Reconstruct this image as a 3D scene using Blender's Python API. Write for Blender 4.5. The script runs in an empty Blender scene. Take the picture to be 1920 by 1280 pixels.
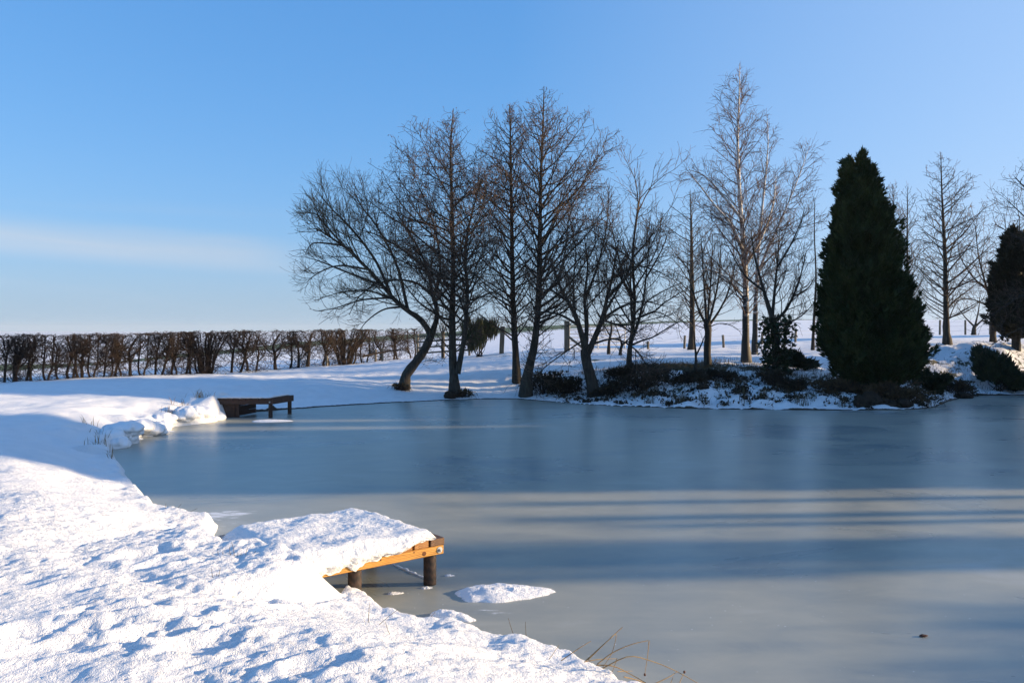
import bpy, math, random
import numpy as np

# ------------------------------------------------------------------ camera, sky, sun, exposure
SC = bpy.context.scene
COL = SC.collection
F = 1550.0          # focal length of the photograph in its own pixels (1920 wide)
HZ = 620.0          # eye level in the photograph
EYE = 2.2           # metres above the ice
SUN_EL, SUN_AZ = 12.2, 86.0      # azimuth clockwise from the view direction (+Y)

cam_d = bpy.data.cameras.new('camera'); cam = bpy.data.objects.new('camera', cam_d); COL.objects.link(cam)
cam.location = (0, 0, EYE); cam.rotation_euler = (math.radians(90), 0, 0)
cam_d.sensor_width = 36; cam_d.lens = 36*F/1920; cam_d.shift_y = -20/1920
cam_d.clip_start = 0.1; cam_d.clip_end = 12000
SC.camera = cam

W = bpy.data.worlds.new('World'); SC.world = W; W.use_nodes = True
nt = W.node_tree; nt.nodes.clear()
def N(t, ty, **k):
    n = t.nodes.new(ty)
    for a, b in k.items():
        if a[0] == 'i' and a[1:].isdigit(): n.inputs[int(a[1:])].default_value = b
        else: setattr(n, a, b)
    return n
wo = N(nt, 'ShaderNodeOutputWorld'); bg = N(nt, 'ShaderNodeBackground'); bg.inputs[1].default_value = 0.11
sky = N(nt, 'ShaderNodeTexSky', sky_type='NISHITA', sun_disc=False)
sky.sun_elevation = math.radians(SUN_EL); sky.sun_rotation = math.radians(SUN_AZ)
sky.altitude = 100; sky.air_density = 1.0; sky.dust_density = 1.0; sky.ozone_density = 3.0
# thin cirrus: noise stretched along the horizon, strongest in one low veil
tc = N(nt, 'ShaderNodeTexCoord'); sep = N(nt, 'ShaderNodeSeparateXYZ'); nt.links.new(tc.outputs['Generated'], sep.inputs[0])
def M(t, op, a, b=None, c=None, clamp=False):
    n = t.nodes.new('ShaderNodeMath'); n.operation = op; n.use_clamp = clamp
    for i, v in enumerate((a, b, c)):
        if v is None: continue
        if isinstance(v, (int, float)): n.inputs[i].default_value = v
        else: t.links.new(v, n.inputs[i])
    return n.outputs[0]
def SM(t, x, lo, hi):
    n = t.nodes.new('ShaderNodeMapRange'); n.interpolation_type = 'SMOOTHSTEP'
    n.inputs[1].default_value = lo; n.inputs[2].default_value = hi
    t.links.new(x, n.inputs[0]); return n.outputs[0]
# the clear cold air: one even grading of the whole sky, paling to misty blue at the horizon
ss = N(nt, 'ShaderNodeSeparateColor'); nt.links.new(sky.outputs[0], ss.inputs[0])
gr = N(nt, 'ShaderNodeCombineColor')
for i, (p_, g_) in enumerate(((0.80, 0.42), (0.56, 0.59), (0.42, 0.90))):
    nt.links.new(M(nt, 'MULTIPLY', M(nt, 'POWER', M(nt, 'MULTIPLY', ss.outputs[i], 0.28), p_), g_/0.28), gr.inputs[i])
hf = M(nt, 'MULTIPLY', M(nt, 'EXPONENT', M(nt, 'MULTIPLY', M(nt, 'MAXIMUM', sep.outputs[2], 0.0), -15.0)), 0.95)
hm = N(nt, 'ShaderNodeMix', data_type='RGBA'); nt.links.new(hf, hm.inputs[0]); nt.links.new(gr.outputs[0], hm.inputs[6])
hcol = N(nt, 'ShaderNodeCombineColor')
for i, (g_, k_) in enumerate(((0.46, 1.0), (0.61, 0.6), (0.76, 0.25))):
    nt.links.new(M(nt, 'MULTIPLY', M(nt, 'ADD', 1.0, M(nt, 'MULTIPLY', M(nt, 'MAXIMUM', sep.outputs[0], 0.0), k_)), g_/0.28), hcol.inputs[i])
nt.links.new(hcol.outputs[0], hm.inputs[7])
# milky glow of the air towards the sun's side
gm = N(nt, 'ShaderNodeMix', data_type='RGBA'); gm.inputs[7].default_value = (0.62/0.28, 0.76/0.28, 1.0/0.28, 1)
nt.links.new(M(nt, 'MINIMUM', M(nt, 'MULTIPLY', M(nt, 'MAXIMUM', sep.outputs[0], 0.0), 0.66), 0.6), gm.inputs[0]); nt.links.new(hm.outputs[2], gm.inputs[6])
class hs: outputs = [gm.outputs[2]]
az = M(nt, 'ARCTAN2', sep.outputs[0], sep.outputs[1])
el = M(nt, 'ADD', sep.outputs[2], M(nt, 'MULTIPLY', az, 0.045))
cmb = N(nt, 'ShaderNodeCombineXYZ')
nt.links.new(M(nt, 'MULTIPLY', az, 1.6), cmb.inputs[0]); nt.links.new(M(nt, 'MULTIPLY', el, 26.0), cmb.inputs[1])
cn = N(nt, 'ShaderNodeTexNoise'); cn.inputs['Scale'].default_value = 1.3; cn.inputs['Detail'].default_value = 5; cn.inputs['Distortion'].default_value = 0.6
nt.links.new(cmb.outputs[0], cn.inputs['Vector'])
band = M(nt, 'MULTIPLY', SM(nt, el, 0.046, 0.066), M(nt, 'SUBTRACT', 1.0, SM(nt, el, 0.070, 0.102)))
veil = M(nt, 'MULTIPLY', band, M(nt, 'SUBTRACT', 1.0, SM(nt, az, -0.34, -0.2)))
wisp = M(nt, 'MULTIPLY', M(nt, 'MULTIPLY', SM(nt, cn.outputs['Fac'], 0.5, 0.75), SM(nt, el, 0.0, 0.03)), M(nt, 'SUBTRACT', 1.0, SM(nt, el, 0.07, 0.16)))
cl = M(nt, 'ADD', M(nt, 'MULTIPLY', veil, M(nt, 'ADD', 0.30, M(nt, 'MULTIPLY', cn.outputs['Fac'], 0.62))), M(nt, 'MULTIPLY', wisp, 0.22), clamp=True)
bw = N(nt, 'ShaderNodeRGBToBW'); nt.links.new(hs.outputs[0], bw.inputs[0])
wc = N(nt, 'ShaderNodeCombineColor')
for i, g in enumerate((1.04, 1.23, 1.48)): nt.links.new(M(nt, 'MULTIPLY', bw.outputs[0], g), wc.inputs[i])
mx = N(nt, 'ShaderNodeMix', data_type='RGBA')
nt.links.new(cl, mx.inputs[0]); nt.links.new(hs.outputs[0], mx.inputs[6]); nt.links.new(wc.outputs[0], mx.inputs[7])
nt.links.new(mx.outputs[2], bg.inputs[0]); nt.links.new(bg.outputs[0], wo.inputs[0])

sd = bpy.data.lights.new('sun', 'SUN'); so = bpy.data.objects.new('sun', sd); COL.objects.link(so)
sd.energy = 3.7; sd.angle = math.radians(1.0); sd.color = (1.0, 0.76, 0.48)
_a, _e = math.radians(SUN_AZ), math.radians(SUN_EL)
SUNV = np.array([math.sin(_a)*math.cos(_e), math.cos(_a)*math.cos(_e), math.sin(_e)])
from mathutils import Vector
so.rotation_euler = Vector(-SUNV).to_track_quat('-Z', 'Y').to_euler()
vs = SC.view_settings
vs.view_transform = 'Standard'; vs.look = 'None'; vs.gamma = 1.0; vs.use_curve_mapping = False
vs.exposure = 1.35
SC.cycles.max_bounces = 6; SC.cycles.diffuse_bounces = 3; SC.cycles.glossy_bounces = 3
SC.cycles.use_denoising = True

# ------------------------------------------------------------------ small helpers
rng = np.random.default_rng(11)
def at(px, py, Y): return np.array([(px-960)/F*Y, Y, EYE+(HZ-py)/F*Y])
def ongr(px, py, z=0.0):
    Y = F*(EYE-z)/(py-HZ); return np.array([(px-960)/F*Y, Y])
def tag(o, label=None, cat=None, group=None, kind=None):
    if label: o['label'] = label
    if cat: o['category'] = cat
    if group: o['group'] = group
    if kind: o['kind'] = kind
    return o
def empty(name, loc, label, cat, group=None):
    o = bpy.data.objects.new(name, None); COL.objects.link(o); o.location = loc; o.empty_display_size = 0.2
    return tag(o, label, cat, group)
def mesh(name, V, Fc, mat, parent=None, smooth=True, origin=None, attrs=None):
    """V (n,3) world coordinates; Fc list of index arrays (m,3) or (m,4)."""
    V = np.asarray(V, np.float32)
    if parent is not None: V = V-np.array(parent.location, np.float32)
    elif origin is not None: V = V-np.array(origin, np.float32)
    me = bpy.data.meshes.new(name)
    Fc = [np.asarray(f, np.int32) for f in Fc if len(f)]
    tot = np.concatenate([np.full(len(f), f.shape[1], np.int32) for f in Fc])
    idx = np.concatenate([f.ravel() for f in Fc])
    me.vertices.add(len(V)); me.vertices.foreach_set('co', V.ravel())
    me.loops.add(len(idx)); me.loops.foreach_set('vertex_index', idx)
    me.polygons.add(len(tot)); me.polygons.foreach_set('loop_start', np.concatenate([[0], np.cumsum(tot)[:-1]]).astype(np.int32))
    me.polygons.foreach_set('use_smooth', np.full(len(tot), smooth))
    me.update(calc_edges=True)
    for k, v in (attrs or {}).items():
        a = me.attributes.new(k, 'FLOAT', 'POINT'); a.data.foreach_set('value', np.asarray(v, np.float32))
    for m in (mat if isinstance(mat, (list, tuple)) else [mat]): me.materials.append(m)
    o = bpy.data.objects.new(name, me); COL.objects.link(o)
    if parent is not None: o.parent = parent
    elif origin is not None: o.location = origin
    return o
class MB:
    def __init__(s): s.V = []; s.F = []; s.n = 0
    def add(s, V, Fc):
        V = np.asarray(V, float)
        for f in Fc:
            f = np.asarray(f)
            if len(f): s.F.append(f+s.n)
        s.V.append(V); s.n += len(V)
    def build(s, name, mat, parent=None, smooth=True, origin=None):
        return mesh(name, np.concatenate(s.V), s.F, mat, parent, smooth, origin)
def copy_tree(o, parent=None):
    c = o.copy(); COL.objects.link(c)
    if parent is not None: c.parent = parent
    for ch in list(o.children): copy_tree(ch, c)
    return c

def _h(ix, iy, iz, s):
    h = (ix.astype(np.uint32)*np.uint32(374761393)+iy.astype(np.uint32)*np.uint32(668265263)+iz.astype(np.uint32)*np.uint32(2147483647)+np.uint32(s*1013904223 & 0xffffffff))
    h = (h ^ (h >> np.uint32(13)))*np.uint32(1274126177); h = h ^ (h >> np.uint32(16))
    return (h & np.uint32(0xffff)).astype(np.float32)/65535.0
def vnoise(x, y, s=0):
    """2-D gradient noise, about -1..1"""
    x = np.asarray(x, np.float64); y = np.asarray(y, np.float64)
    xi = np.floor(x).astype(np.int64); yi = np.floor(y).astype(np.int64); xf = x-xi; yf = y-yi
    u = xf*xf*xf*(xf*(xf*6-15)+10); v = yf*yf*yf*(yf*(yf*6-15)+10); z = np.zeros_like(xi)
    def g(a, b, dx, dy):
        t = _h(xi+a, yi+b, z, s)*6.2831853; return np.cos(t)*dx+np.sin(t)*dy
    n0 = g(0, 0, xf, yf)*(1-u)+g(1, 0, xf-1, yf)*u; n1 = g(0, 1, xf, yf-1)*(1-u)+g(1, 1, xf-1, yf-1)*u
    return 1.5*(n0*(1-v)+n1*v)
def fbm(x, y, o=4, s=0, gain=0.5):
    r = 0; a = 1.0
    for i in range(o): r = r+a*vnoise(x*2**i+17.3*i, y*2**i-9.1*i, s+i); a *= gain
    return r
def sstep(a, b, x):
    t = np.clip((x-a)/(b-a), 0, 1); return t*t*(3-2*t)
def catmull(P, m):
    P = np.asarray(P, float)
    if len(P) == 2: return P[0]+(P[1]-P[0])*np.linspace(0, 1, m)[:, None]
    Q = np.vstack([2*P[0]-P[1], P, 2*P[-1]-P[-2]]); n = len(P)-1
    t = np.linspace(0, n, m); i = np.minimum(t.astype(int), n-1); f = (t-i)[:, None]
    a, b, c, d = Q[i], Q[i+1], Q[i+2], Q[i+3]
    return 0.5*(2*b+(c-a)*f+(2*a-5*b+4*c-d)*f*f+(3*b-a-3*c+d)*f**3)

# ------------------------------------------------------------------ materials
def newmat(name):
    m = bpy.data.materials.new(name); m.use_nodes = True; t = m.node_tree
    return m, t, t.nodes['Principled BSDF'], t.nodes['Material Output']
def ramp(t, x, stops):
    r = t.nodes.new('ShaderNodeValToRGB'); cr = r.color_ramp
    while len(cr.elements) > 1: cr.elements.remove(cr.elements[-1])
    for i, (p, c) in enumerate(stops):
        e = cr.elements[0] if i == 0 else cr.elements.new(p)
        e.position = p; e.color = (*c, 1)
    t.links.new(x, r.inputs[0]); return r.outputs[0]
def noise(t, scale, detail=4, rough=0.55, vec=None, dist=0.0):
    n = t.nodes.new('ShaderNodeTexNoise'); n.inputs['Scale'].default_value = scale; n.inputs['Detail'].default_value = detail
    n.inputs['Roughness'].default_value = rough; n.inputs['Distortion'].default_value = dist
    if vec is not None: t.links.new(vec, n.inputs['Vector'])
    return n.outputs['Fac']
def coords(t, scale=(1, 1, 1), kind='Object', rot=(0, 0, 0)):
    c = t.nodes.new('ShaderNodeTexCoord'); mp = t.nodes.new('ShaderNodeMapping')
    mp.inputs['Scale'].default_value = scale; mp.inputs['Rotation'].default_value = rot
    t.links.new(c.outputs[kind], mp.inputs[0]); return mp.outputs[0]
def bump(t, bs, h, strength, dist):
    b = t.nodes.new('ShaderNodeBump'); b.inputs['Strength'].default_value = strength; b.inputs['Distance'].default_value = dist
    t.links.new(h, b.inputs['Height']); t.links.new(b.outputs[0], bs.inputs['Normal']); return b
def mixc(t, f, a, b):
    n = t.nodes.new('ShaderNodeMix'); n.data_type = 'RGBA'
    for i, v in ((0, f), (6, a), (7, b)):
        if isinstance(v, (int, float)): n.inputs[i].default_value = v
        elif isinstance(v, tuple): n.inputs[i].default_value = (*v, 1)
        else: t.links.new(v, n.inputs[i])
    return n.outputs[2]
def mottled(name, stops, scale=(8, 8, 8), detail=5, rough=0.85, bs_=0.5, bd=0.01, spec=0.3):
    m, t, b, o = newmat(name); v = coords(t, scale); f = noise(t, 1.0, detail, 0.6, v)
    t.links.new(ramp(t, f, stops), b.inputs['Base Color']); b.inputs['Roughness'].default_value = rough
    b.inputs['Specular IOR Level'].default_value = spec
    if bs_: bump(t, b, f, bs_, bd)
    return m
SNOWC = ((0.80, 0.81, 0.82), (0.88, 0.88, 0.88))
def snow_nodes(t, b, o_fine=1.0):
    v = coords(t)
    f1 = noise(t, 30, 5, 0.65, v); f2 = noise(t, 150, 2, 0.5, v)
    h = M(t, 'ADD', M(t, 'MULTIPLY', f1, 1.3), M(t, 'MULTIPLY', f2, 0.4))
    b.inputs['Roughness'].default_value = 0.62; b.inputs['Specular IOR Level'].default_value = 0.35
    bump(t, b, h, 0.85*o_fine, 0.022)
    return ramp(t, noise(t, 3.0, 4, 0.6, v), [(0.3, SNOWC[0]), (0.7, SNOWC[1])])
def snow_mat(name='snow', fine=1.0):
    m, t, b, o = newmat(name); t.links.new(snow_nodes(t, b, fine), b.inputs['Base Color']); return m
SNOW = snow_mat('snow'); SNOW_SOFT = snow_mat('powder_snow', 0.6)

# ground: snow with worn grass where the attribute "bare" says so
GROUND, t, b, o = newmat('snowy_ground')
sc = snow_nodes(t, b)
at_ = t.nodes.new('ShaderNodeAttribute'); at_.attribute_name = 'bare'
gv = coords(t); gn = noise(t, 2.2, 6, 0.65, gv); gn2 = noise(t, 9.0, 5, 0.6, gv)
gf = SM(t, M(t, 'ADD', at_.outputs['Fac'], M(t, 'MULTIPLY', M(t, 'SUBTRACT', M(t, 'ADD', M(t, 'MULTIPLY', gn, 0.6), M(t, 'MULTIPLY', gn2, 0.4)), 0.5), 1.9)), 0.46, 0.56)
gc = ramp(t, noise(t, 5.0, 5, 0.7, gv), [(0.3, (0.030, 0.040, 0.012)), (0.55, (0.055, 0.062, 0.020)), (0.75, (0.085, 0.070, 0.030))])
dat = t.nodes.new('ShaderNodeAttribute'); dat.attribute_name = 'earth'
pat = t.nodes.new('ShaderNodeAttribute'); pat.attribute_name = 'pasture'
gc = mixc(t, pat.outputs['Fac'], gc, (0.12, 0.14, 0.045))
gcd = mixc(t, dat.outputs['Fac'], gc, (0.035, 0.024, 0.014))
t.links.new(mixc(t, gf, sc, gcd), b.inputs['Base Color'])

# ice: cloudy grey ice with a soft sheen, frosted streaks
ICE, t, b, o = newmat('pond_ice')
v = coords(t); vs_ = coords(t, (0.6, 1.0, 1.0))
n1 = noise(t, 0.42, 5, 0.6, vs_, 0.9); n2 = noise(t, 2.2, 6, 0.65, vs_, 0.5); n3 = noise(t, 70, 2, 0.5, v)
cm = M(t, 'ADD', M(t, 'MULTIPLY', n1, 0.65), M(t, 'MULTIPLY', n2, 0.35))
base = ramp(t, cm, [(0.34, (0.21, 0.247, 0.250)), (0.47, (0.310, 0.320, 0.282)), (0.56, (0.362, 0.361, 0.303)), (0.68, (0.43, 0.435, 0.395))])
vor = t.nodes.new('ShaderNodeTexVoronoi'); vor.inputs['Scale'].default_value = 13.0; t.links.new(v, vor.inputs['Vector'])
spk = M(t, 'SUBTRACT', 1.0, SM(t, vor.outputs['Distance'], 0.05, 0.085))
spk = M(t, 'MULTIPLY', spk, SM(t, noise(t, 2.0, 3, 0.5, v), 0.5, 0.62))
fa = t.nodes.new('ShaderNodeAttribute'); fa.attribute_name = 'frost'
fr = SM(t, M(t, 'ADD', fa.outputs['Fac'], M(t, 'MULTIPLY', M(t, 'SUBTRACT', noise(t, 14, 5, 0.7, coords(t, (0.3, 1, 1))), 0.5), 1.6)), 0.45, 0.75)
c2 = mixc(t, M(t, 'MAXIMUM', M(t, 'MULTIPLY', spk, 0.8), M(t, 'MULTIPLY', fr, 0.85)), base, (0.82, 0.84, 0.86))
t.links.new(c2, b.inputs['Base Color']); b.inputs['IOR'].default_value = 1.31
rr = ramp(t, n1, [(0.35, (0.26,)*3), (0.65, (0.34,)*3)]); t.links.new(M(t, 'ADD', rr, M(t, 'MULTIPLY', fr, 0.3)), b.inputs['Roughness'])
b.inputs['Specular IOR Level'].default_value = 0.45
bump(t, b, M(t, 'ADD', n3, M(t, 'MULTIPLY', noise(t, 11, 4, 0.6, v), 0.8)), 0.08, 0.004)

BARK = mottled('dark_bark', [(0.3, (0.022, 0.018, 0.014)), (0.55, (0.055, 0.045, 0.034)), (0.75, (0.085, 0.078, 0.055))], (14, 14, 3), 6, 0.9, 0.9, 0.03)
TWIG = mottled('alder_twig', [(0.3, (0.085, 0.052, 0.034)), (0.7, (0.14, 0.088, 0.055))], (3, 3, 3), 3, 0.75, 0)
SALLOW = mottled('sallow_twig', [(0.3, (0.075, 0.060, 0.036)), (0.7, (0.135, 0.108, 0.066))], (3, 3, 3), 3, 0.75, 0)
CONE = mottled('alder_cone', [(0.3, (0.045, 0.022, 0.016)), (0.7, (0.12, 0.055, 0.036))], (9, 9, 9), 2, 0.8, 0)
HEDGEW = mottled('hawthorn_wood', [(0.3, (0.018, 0.013, 0.010)), (0.7, (0.052, 0.037, 0.026))], (10, 10, 4), 5, 0.9, 0.6, 0.01)
HEDGET = mottled('hawthorn_twig', [(0.3, (0.028, 0.019, 0.014)), (0.7, (0.085, 0.054, 0.034))], (4, 4, 4), 3, 0.85, 0)
BIRCHT = mottled('birch_twig', [(0.3, (0.075, 0.045, 0.038)), (0.7, (0.14, 0.085, 0.066))], (3, 3, 3), 3, 0.7, 0)
BIRCHB, t, b, o = newmat('birch_bark')
v = coords(t, (2.2, 2.2, 7)); f = noise(t, 1.4, 5, 0.65, v)
gz = t.nodes.new('ShaderNodeTexCoord'); sz = t.nodes.new('ShaderNodeSeparateXYZ'); t.links.new(gz.outputs['Object'], sz.inputs[0])
low = M(t, 'SUBTRACT', 1.0, SM(t, sz.outputs[2], 0.6, 3.4))
k = SM(t, M(t, 'ADD', f, M(t, 'MULTIPLY', low, 0.24)), 0.54, 0.62)
t.links.new(mixc(t, k, (0.60, 0.55, 0.48), (0.035, 0.028, 0.022)), b.inputs['Base Color']); b.inputs['Roughness'].default_value = 0.7
bump(t, b, f, 0.5, 0.02)
CONIFER = mottled('conifer_sprays', [(0.3, (0.012, 0.020, 0.007)), (0.5, (0.026, 0.040, 0.012)), (0.66, (0.055, 0.066, 0.020)), (0.8, (0.085, 0.080, 0.028))], (1.6, 1.6, 1.1), 4, 0.7, 0, spec=0.2)
BROWNCON = mottled('brownish_conifer', [(0.3, (0.030, 0.026, 0.016)), (0.55, (0.050, 0.044, 0.024)), (0.75, (0.075, 0.060, 0.032))], (2.2, 2.2, 2.2), 4, 0.8, 0, spec=0.2)
JUNIPER = mottled('juniper_sprays', [(0.3, (0.020, 0.030, 0.016)), (0.7, (0.050, 0.060, 0.028))], (4, 4, 4), 4, 0.75, 0, spec=0.2)
BROOM = mottled('broom_green', [(0.3, (0.030, 0.036, 0.014)), (0.7, (0.085, 0.085, 0.034))], (4, 4, 4), 4, 0.8, 0)
BRAMBLE = mottled('bramble_leaf', [(0.3, (0.022, 0.017, 0.011)), (0.6, (0.045, 0.034, 0.018)), (0.8, (0.065, 0.050, 0.026))], (6, 6, 6), 4, 0.8, 0)
BRACKEN = mottled('dead_bracken', [(0.3, (0.050, 0.034, 0.018)), (0.7, (0.13, 0.085, 0.042))], (5, 5, 5), 4, 0.9, 0)
IVY = mottled('ivy_leaf', [(0.3, (0.018, 0.030, 0.012)), (0.7, (0.045, 0.060, 0.022))], (6, 6, 6), 3, 0.45, 0)
STRAW = mottled('dry_straw', [(0.3, (0.16, 0.10, 0.045)), (0.7, (0.34, 0.24, 0.12))], (9, 9, 9), 3, 0.7, 0)
DEADGRASS = mottled('dead_grass', [(0.3, (0.06, 0.045, 0.022)), (0.7, (0.15, 0.11, 0.055))], (9, 9, 9), 3, 0.85, 0)
EARTH = mottled('bank_earth', [(0.3, (0.014, 0.010, 0.007)), (0.7, (0.045, 0.032, 0.020))], (9, 9, 9), 6, 0.95, 1.0, 0.03)
POSTW = mottled('weathered_post', [(0.3, (0.10, 0.085, 0.062)), (0.7, (0.21, 0.18, 0.13))], (30, 30, 3), 5, 0.85, 0.6, 0.006)
STEEL = mottled('galvanised_steel', [(0.3, (0.30, 0.31, 0.32)), (0.7, (0.46, 0.47, 0.48))], (25, 25, 25), 4, 0.5, 0.1, 0.001, 0.5)
STEEL.node_tree.nodes['Principled BSDF'].inputs['Metallic'].default_value = 0.75
def wood(name, stops, scale, knots=False, rough=0.6):
    m, t, b, o = newmat(name); v = coords(t, scale)
    n = noise(t, 1.0, 6, 0.6, v, 0.8); wv = t.nodes.new('ShaderNodeTexWave'); wv.bands_direction = 'Z'
    wv.inputs['Scale'].default_value = 1.6; wv.inputs['Distortion'].default_value = 7; wv.inputs['Detail'].default_value = 3; t.links.new(v, wv.inputs['Vector'])
    f = M(t, 'ADD', M(t, 'MULTIPLY', n, 0.6), M(t, 'MULTIPLY', wv.outputs['Fac'], 0.4))
    t.links.new(ramp(t, f, stops), b.inputs['Base Color']); b.inputs['Roughness'].default_value = rough
    bump(t, b, f, 0.5, 0.003); return m
BEAM = wood('fresh_treated_timber', [(0.22, (0.15, 0.058, 0.012)), (0.42, (0.40, 0.175, 0.025)), (0.6, (0.50, 0.24, 0.036)), (0.8, (0.60, 0.32, 0.065))], (2.2, 14, 14))
PLANK = wood('orange_plank', [(0.25, (0.17, 0.065, 0.018)), (0.5, (0.34, 0.15, 0.036)), (0.75, (0.46, 0.22, 0.060))], (14, 2.5, 14))
BROWNPL = wood('brown_plank', [(0.25, (0.060, 0.030, 0.014)), (0.5, (0.13, 0.062, 0.026)), (0.75, (0.20, 0.10, 0.042))], (14, 2.5, 14))
POSTD = wood('dark_round_post', [(0.25, (0.010, 0.006, 0.005)), (0.5, (0.026, 0.014, 0.010)), (0.75, (0.050, 0.026, 0.018))], (16, 16, 3), rough=0.7)
DARKW = wood('dark_stained_timber', [(0.25, (0.022, 0.011, 0.008)), (0.5, (0.055, 0.027, 0.018)), (0.75, (0.095, 0.048, 0.030))], (3, 14, 14), rough=0.75)
KNOT = mottled('knot_wood', [(0.3, (0.06, 0.022, 0.010)), (0.7, (0.16, 0.06, 0.020))], (40, 40, 40), 4, 0.7, 0)
# ------------------------------------------------------------------ pond outline and terrain
shore_px = [(1170,1280),(1060,1225),(930,1190),(890,1172),(800,1158),(745,1136),(690,1108),(640,1096),(585,1090),(520,1060),
            (430,1000),(395,972),(372,962),(345,954),(300,930),(272,905),(240,882),(218,858),(208,846),(232,835),(265,818),(310,803),(360,796),(412,788),
            (440,774),(480,772),(560,766),(700,757),(850,750),(960,748),(1080,757),(1200,763),(1350,767),(1600,769),(1735,766),(1782,752),(1830,742),(1920,741)]
_zl = [.06, .07, .09, .10, .12, .12, .12, .12, 0, 0, 0, .05, .1, .14]+[.2, .2, .14, .05]+[0]*60          # height of the snow lip that forms each visible edge
sp = [ongr(x, y, _zl[i]) for i, (x, y) in enumerate(shore_px)]
sp += [np.array(p, float) for p in [(21.5,29),(24,25),(20,18.5),(15.5,13.5),(12.0,9.0),(10.5,5.5),(8.0,2.6),(5.0,1.9),(2.6,2.6),(1.4,3.9)]]
DK = math.radians(38.5); DO = np.array([-.590, 7.15]); DU = np.array([math.cos(DK), math.sin(DK)]); DV = np.array([-DU[1], DU[0]])   # near platform: corner and axes
for i_, (a_, c_) in zip((8, 9, 10), ((-1.13, -.03), (-1.16, .55), (-1.42, 1.42))): sp[i_] = DO+DU*a_+DV*c_
sp[11] = ongr(402, 980, .04)
SHORE = catmull(np.vstack(sp+[sp[0]]), 520)[:-1]
_t = np.linspace(0, 1, len(SHORE), endpoint=False)*np.pi*2
_nx = np.roll(SHORE, -1, 0)-np.roll(SHORE, 1, 0); _nx = np.c_[-_nx[:, 1], _nx[:, 0]]/np.linalg.norm(_nx, axis=1)[:, None]
_l = np.concatenate([[0], np.cumsum(np.linalg.norm(np.diff(SHORE, axis=0), axis=1))])
SHORE = SHORE+_nx*(0.05*vnoise(_l*1.7, _l*0, 3)+0.025*vnoise(_l*6, _l*0, 4))[:, None]
def sdist(x, y):
    """signed distance to the shoreline, positive on land"""
    A = SHORE; B = np.roll(A, -1, 0); out = np.empty(len(x)); 
    for s in range(0, len(x), 20000):
        px, py = x[s:s+20000, None], y[s:s+20000, None]
        d = B-A; L2 = (d**2).sum(1)
        u = np.clip(((px-A[:, 0])*d[:, 0]+(py-A[:, 1])*d[:, 1])/L2, 0, 1)
        q = ((px-A[:, 0]-u*d[:, 0])**2+(py-A[:, 1]-u*d[:, 1])**2).min(1)
        c = ((A[:, 1] > py) != (B[:, 1] > py)) & (px < (B[:, 0]-A[:, 0])*(py-A[:, 1])/(B[:, 1]-A[:, 1]+1e-12)+A[:, 0])
        out[s:s+20000] = np.sqrt(q)*np.where(c.sum(1) % 2 == 1, -1, 1)
    return out
ctrl = [(0,718,28),(200,706,29.5),(380,701,31),(515,693,34),(650,683,38),(790,671,44),(755,724,27.5),(852,731,27),(968,706,28.5),(985,729,27),(1112,739,26.3),
        (1180,697,27.5),(1303,699,27),(1325,686,28.5),(1398,679,29),(1415,664,33),(1297,656,36),(1455,700,27.5),(1525,656,34),(1063,658,36),(940,661,36),
        (830,671,37),(1283,654,38),(1357,652,38),(1491,641,39),(1630,738,25.2),(1775,646,33),(1762,626,50),(1878,652,30),(1827,628,46),(1900,720,29),
        (850,622,75),(960,613,80),(1200,605,90),(1400,599,90),(1560,600,90),(1750,602,90),(1920,605,90),(50,694,48),(330,664,55),(550,641,60),(700,631,68),
        (1340,678,28.6),(1740,700,28.5)]
cp = np.array([at(*c) for c in ctrl])
cp = np.vstack([cp, [(-9,25,.60),(-12,20,.62),(-11,14,.60),(-8,11,.56),(-6,8,.58),(-3.6,7.6,.52),(-2.6,6.6,.54),(-3,4,.60),(0,0,.60),(-8,0,.7),(-1,3.5,.5),(6,-2,.6),
                    (14,4,.7),(18,10,.8),(24,16,.9),(30,24,1.3),(30,34,1.8),(40,50,2.4),(-20,20,.8),(-30,30,.3),(-40,60,-1.5),(-20,70,.2),(60,90,3.4),(0,120,1.0),(60,140,1.0),(-60,120,-4),(60,0,1.0),(-40,-20,.8),(20,-30,.8)]])
_D = np.linalg.norm(cp[:, None, :2]-cp[None, :, :2], axis=2)
_A = np.block([[-_D, np.ones((len(cp), 1))], [np.ones((1, len(cp))), np.zeros((1, 1))]])
_A[:len(cp), :len(cp)] -= 0.0
_w = np.linalg.solve(_A, np.r_[cp[:, 2], 0])
def base_h(x, y):
    r = np.full(len(x), _w[-1])
    for (cx, cy, _), w in zip(cp, _w): r -= w*np.hypot(x-cx, y-cy)
    R = np.hypot(x, y); k = sstep(85, 420, R)
    return np.clip(r, -4, 4.6)*(1-k)+(-24.0)*k
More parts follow.
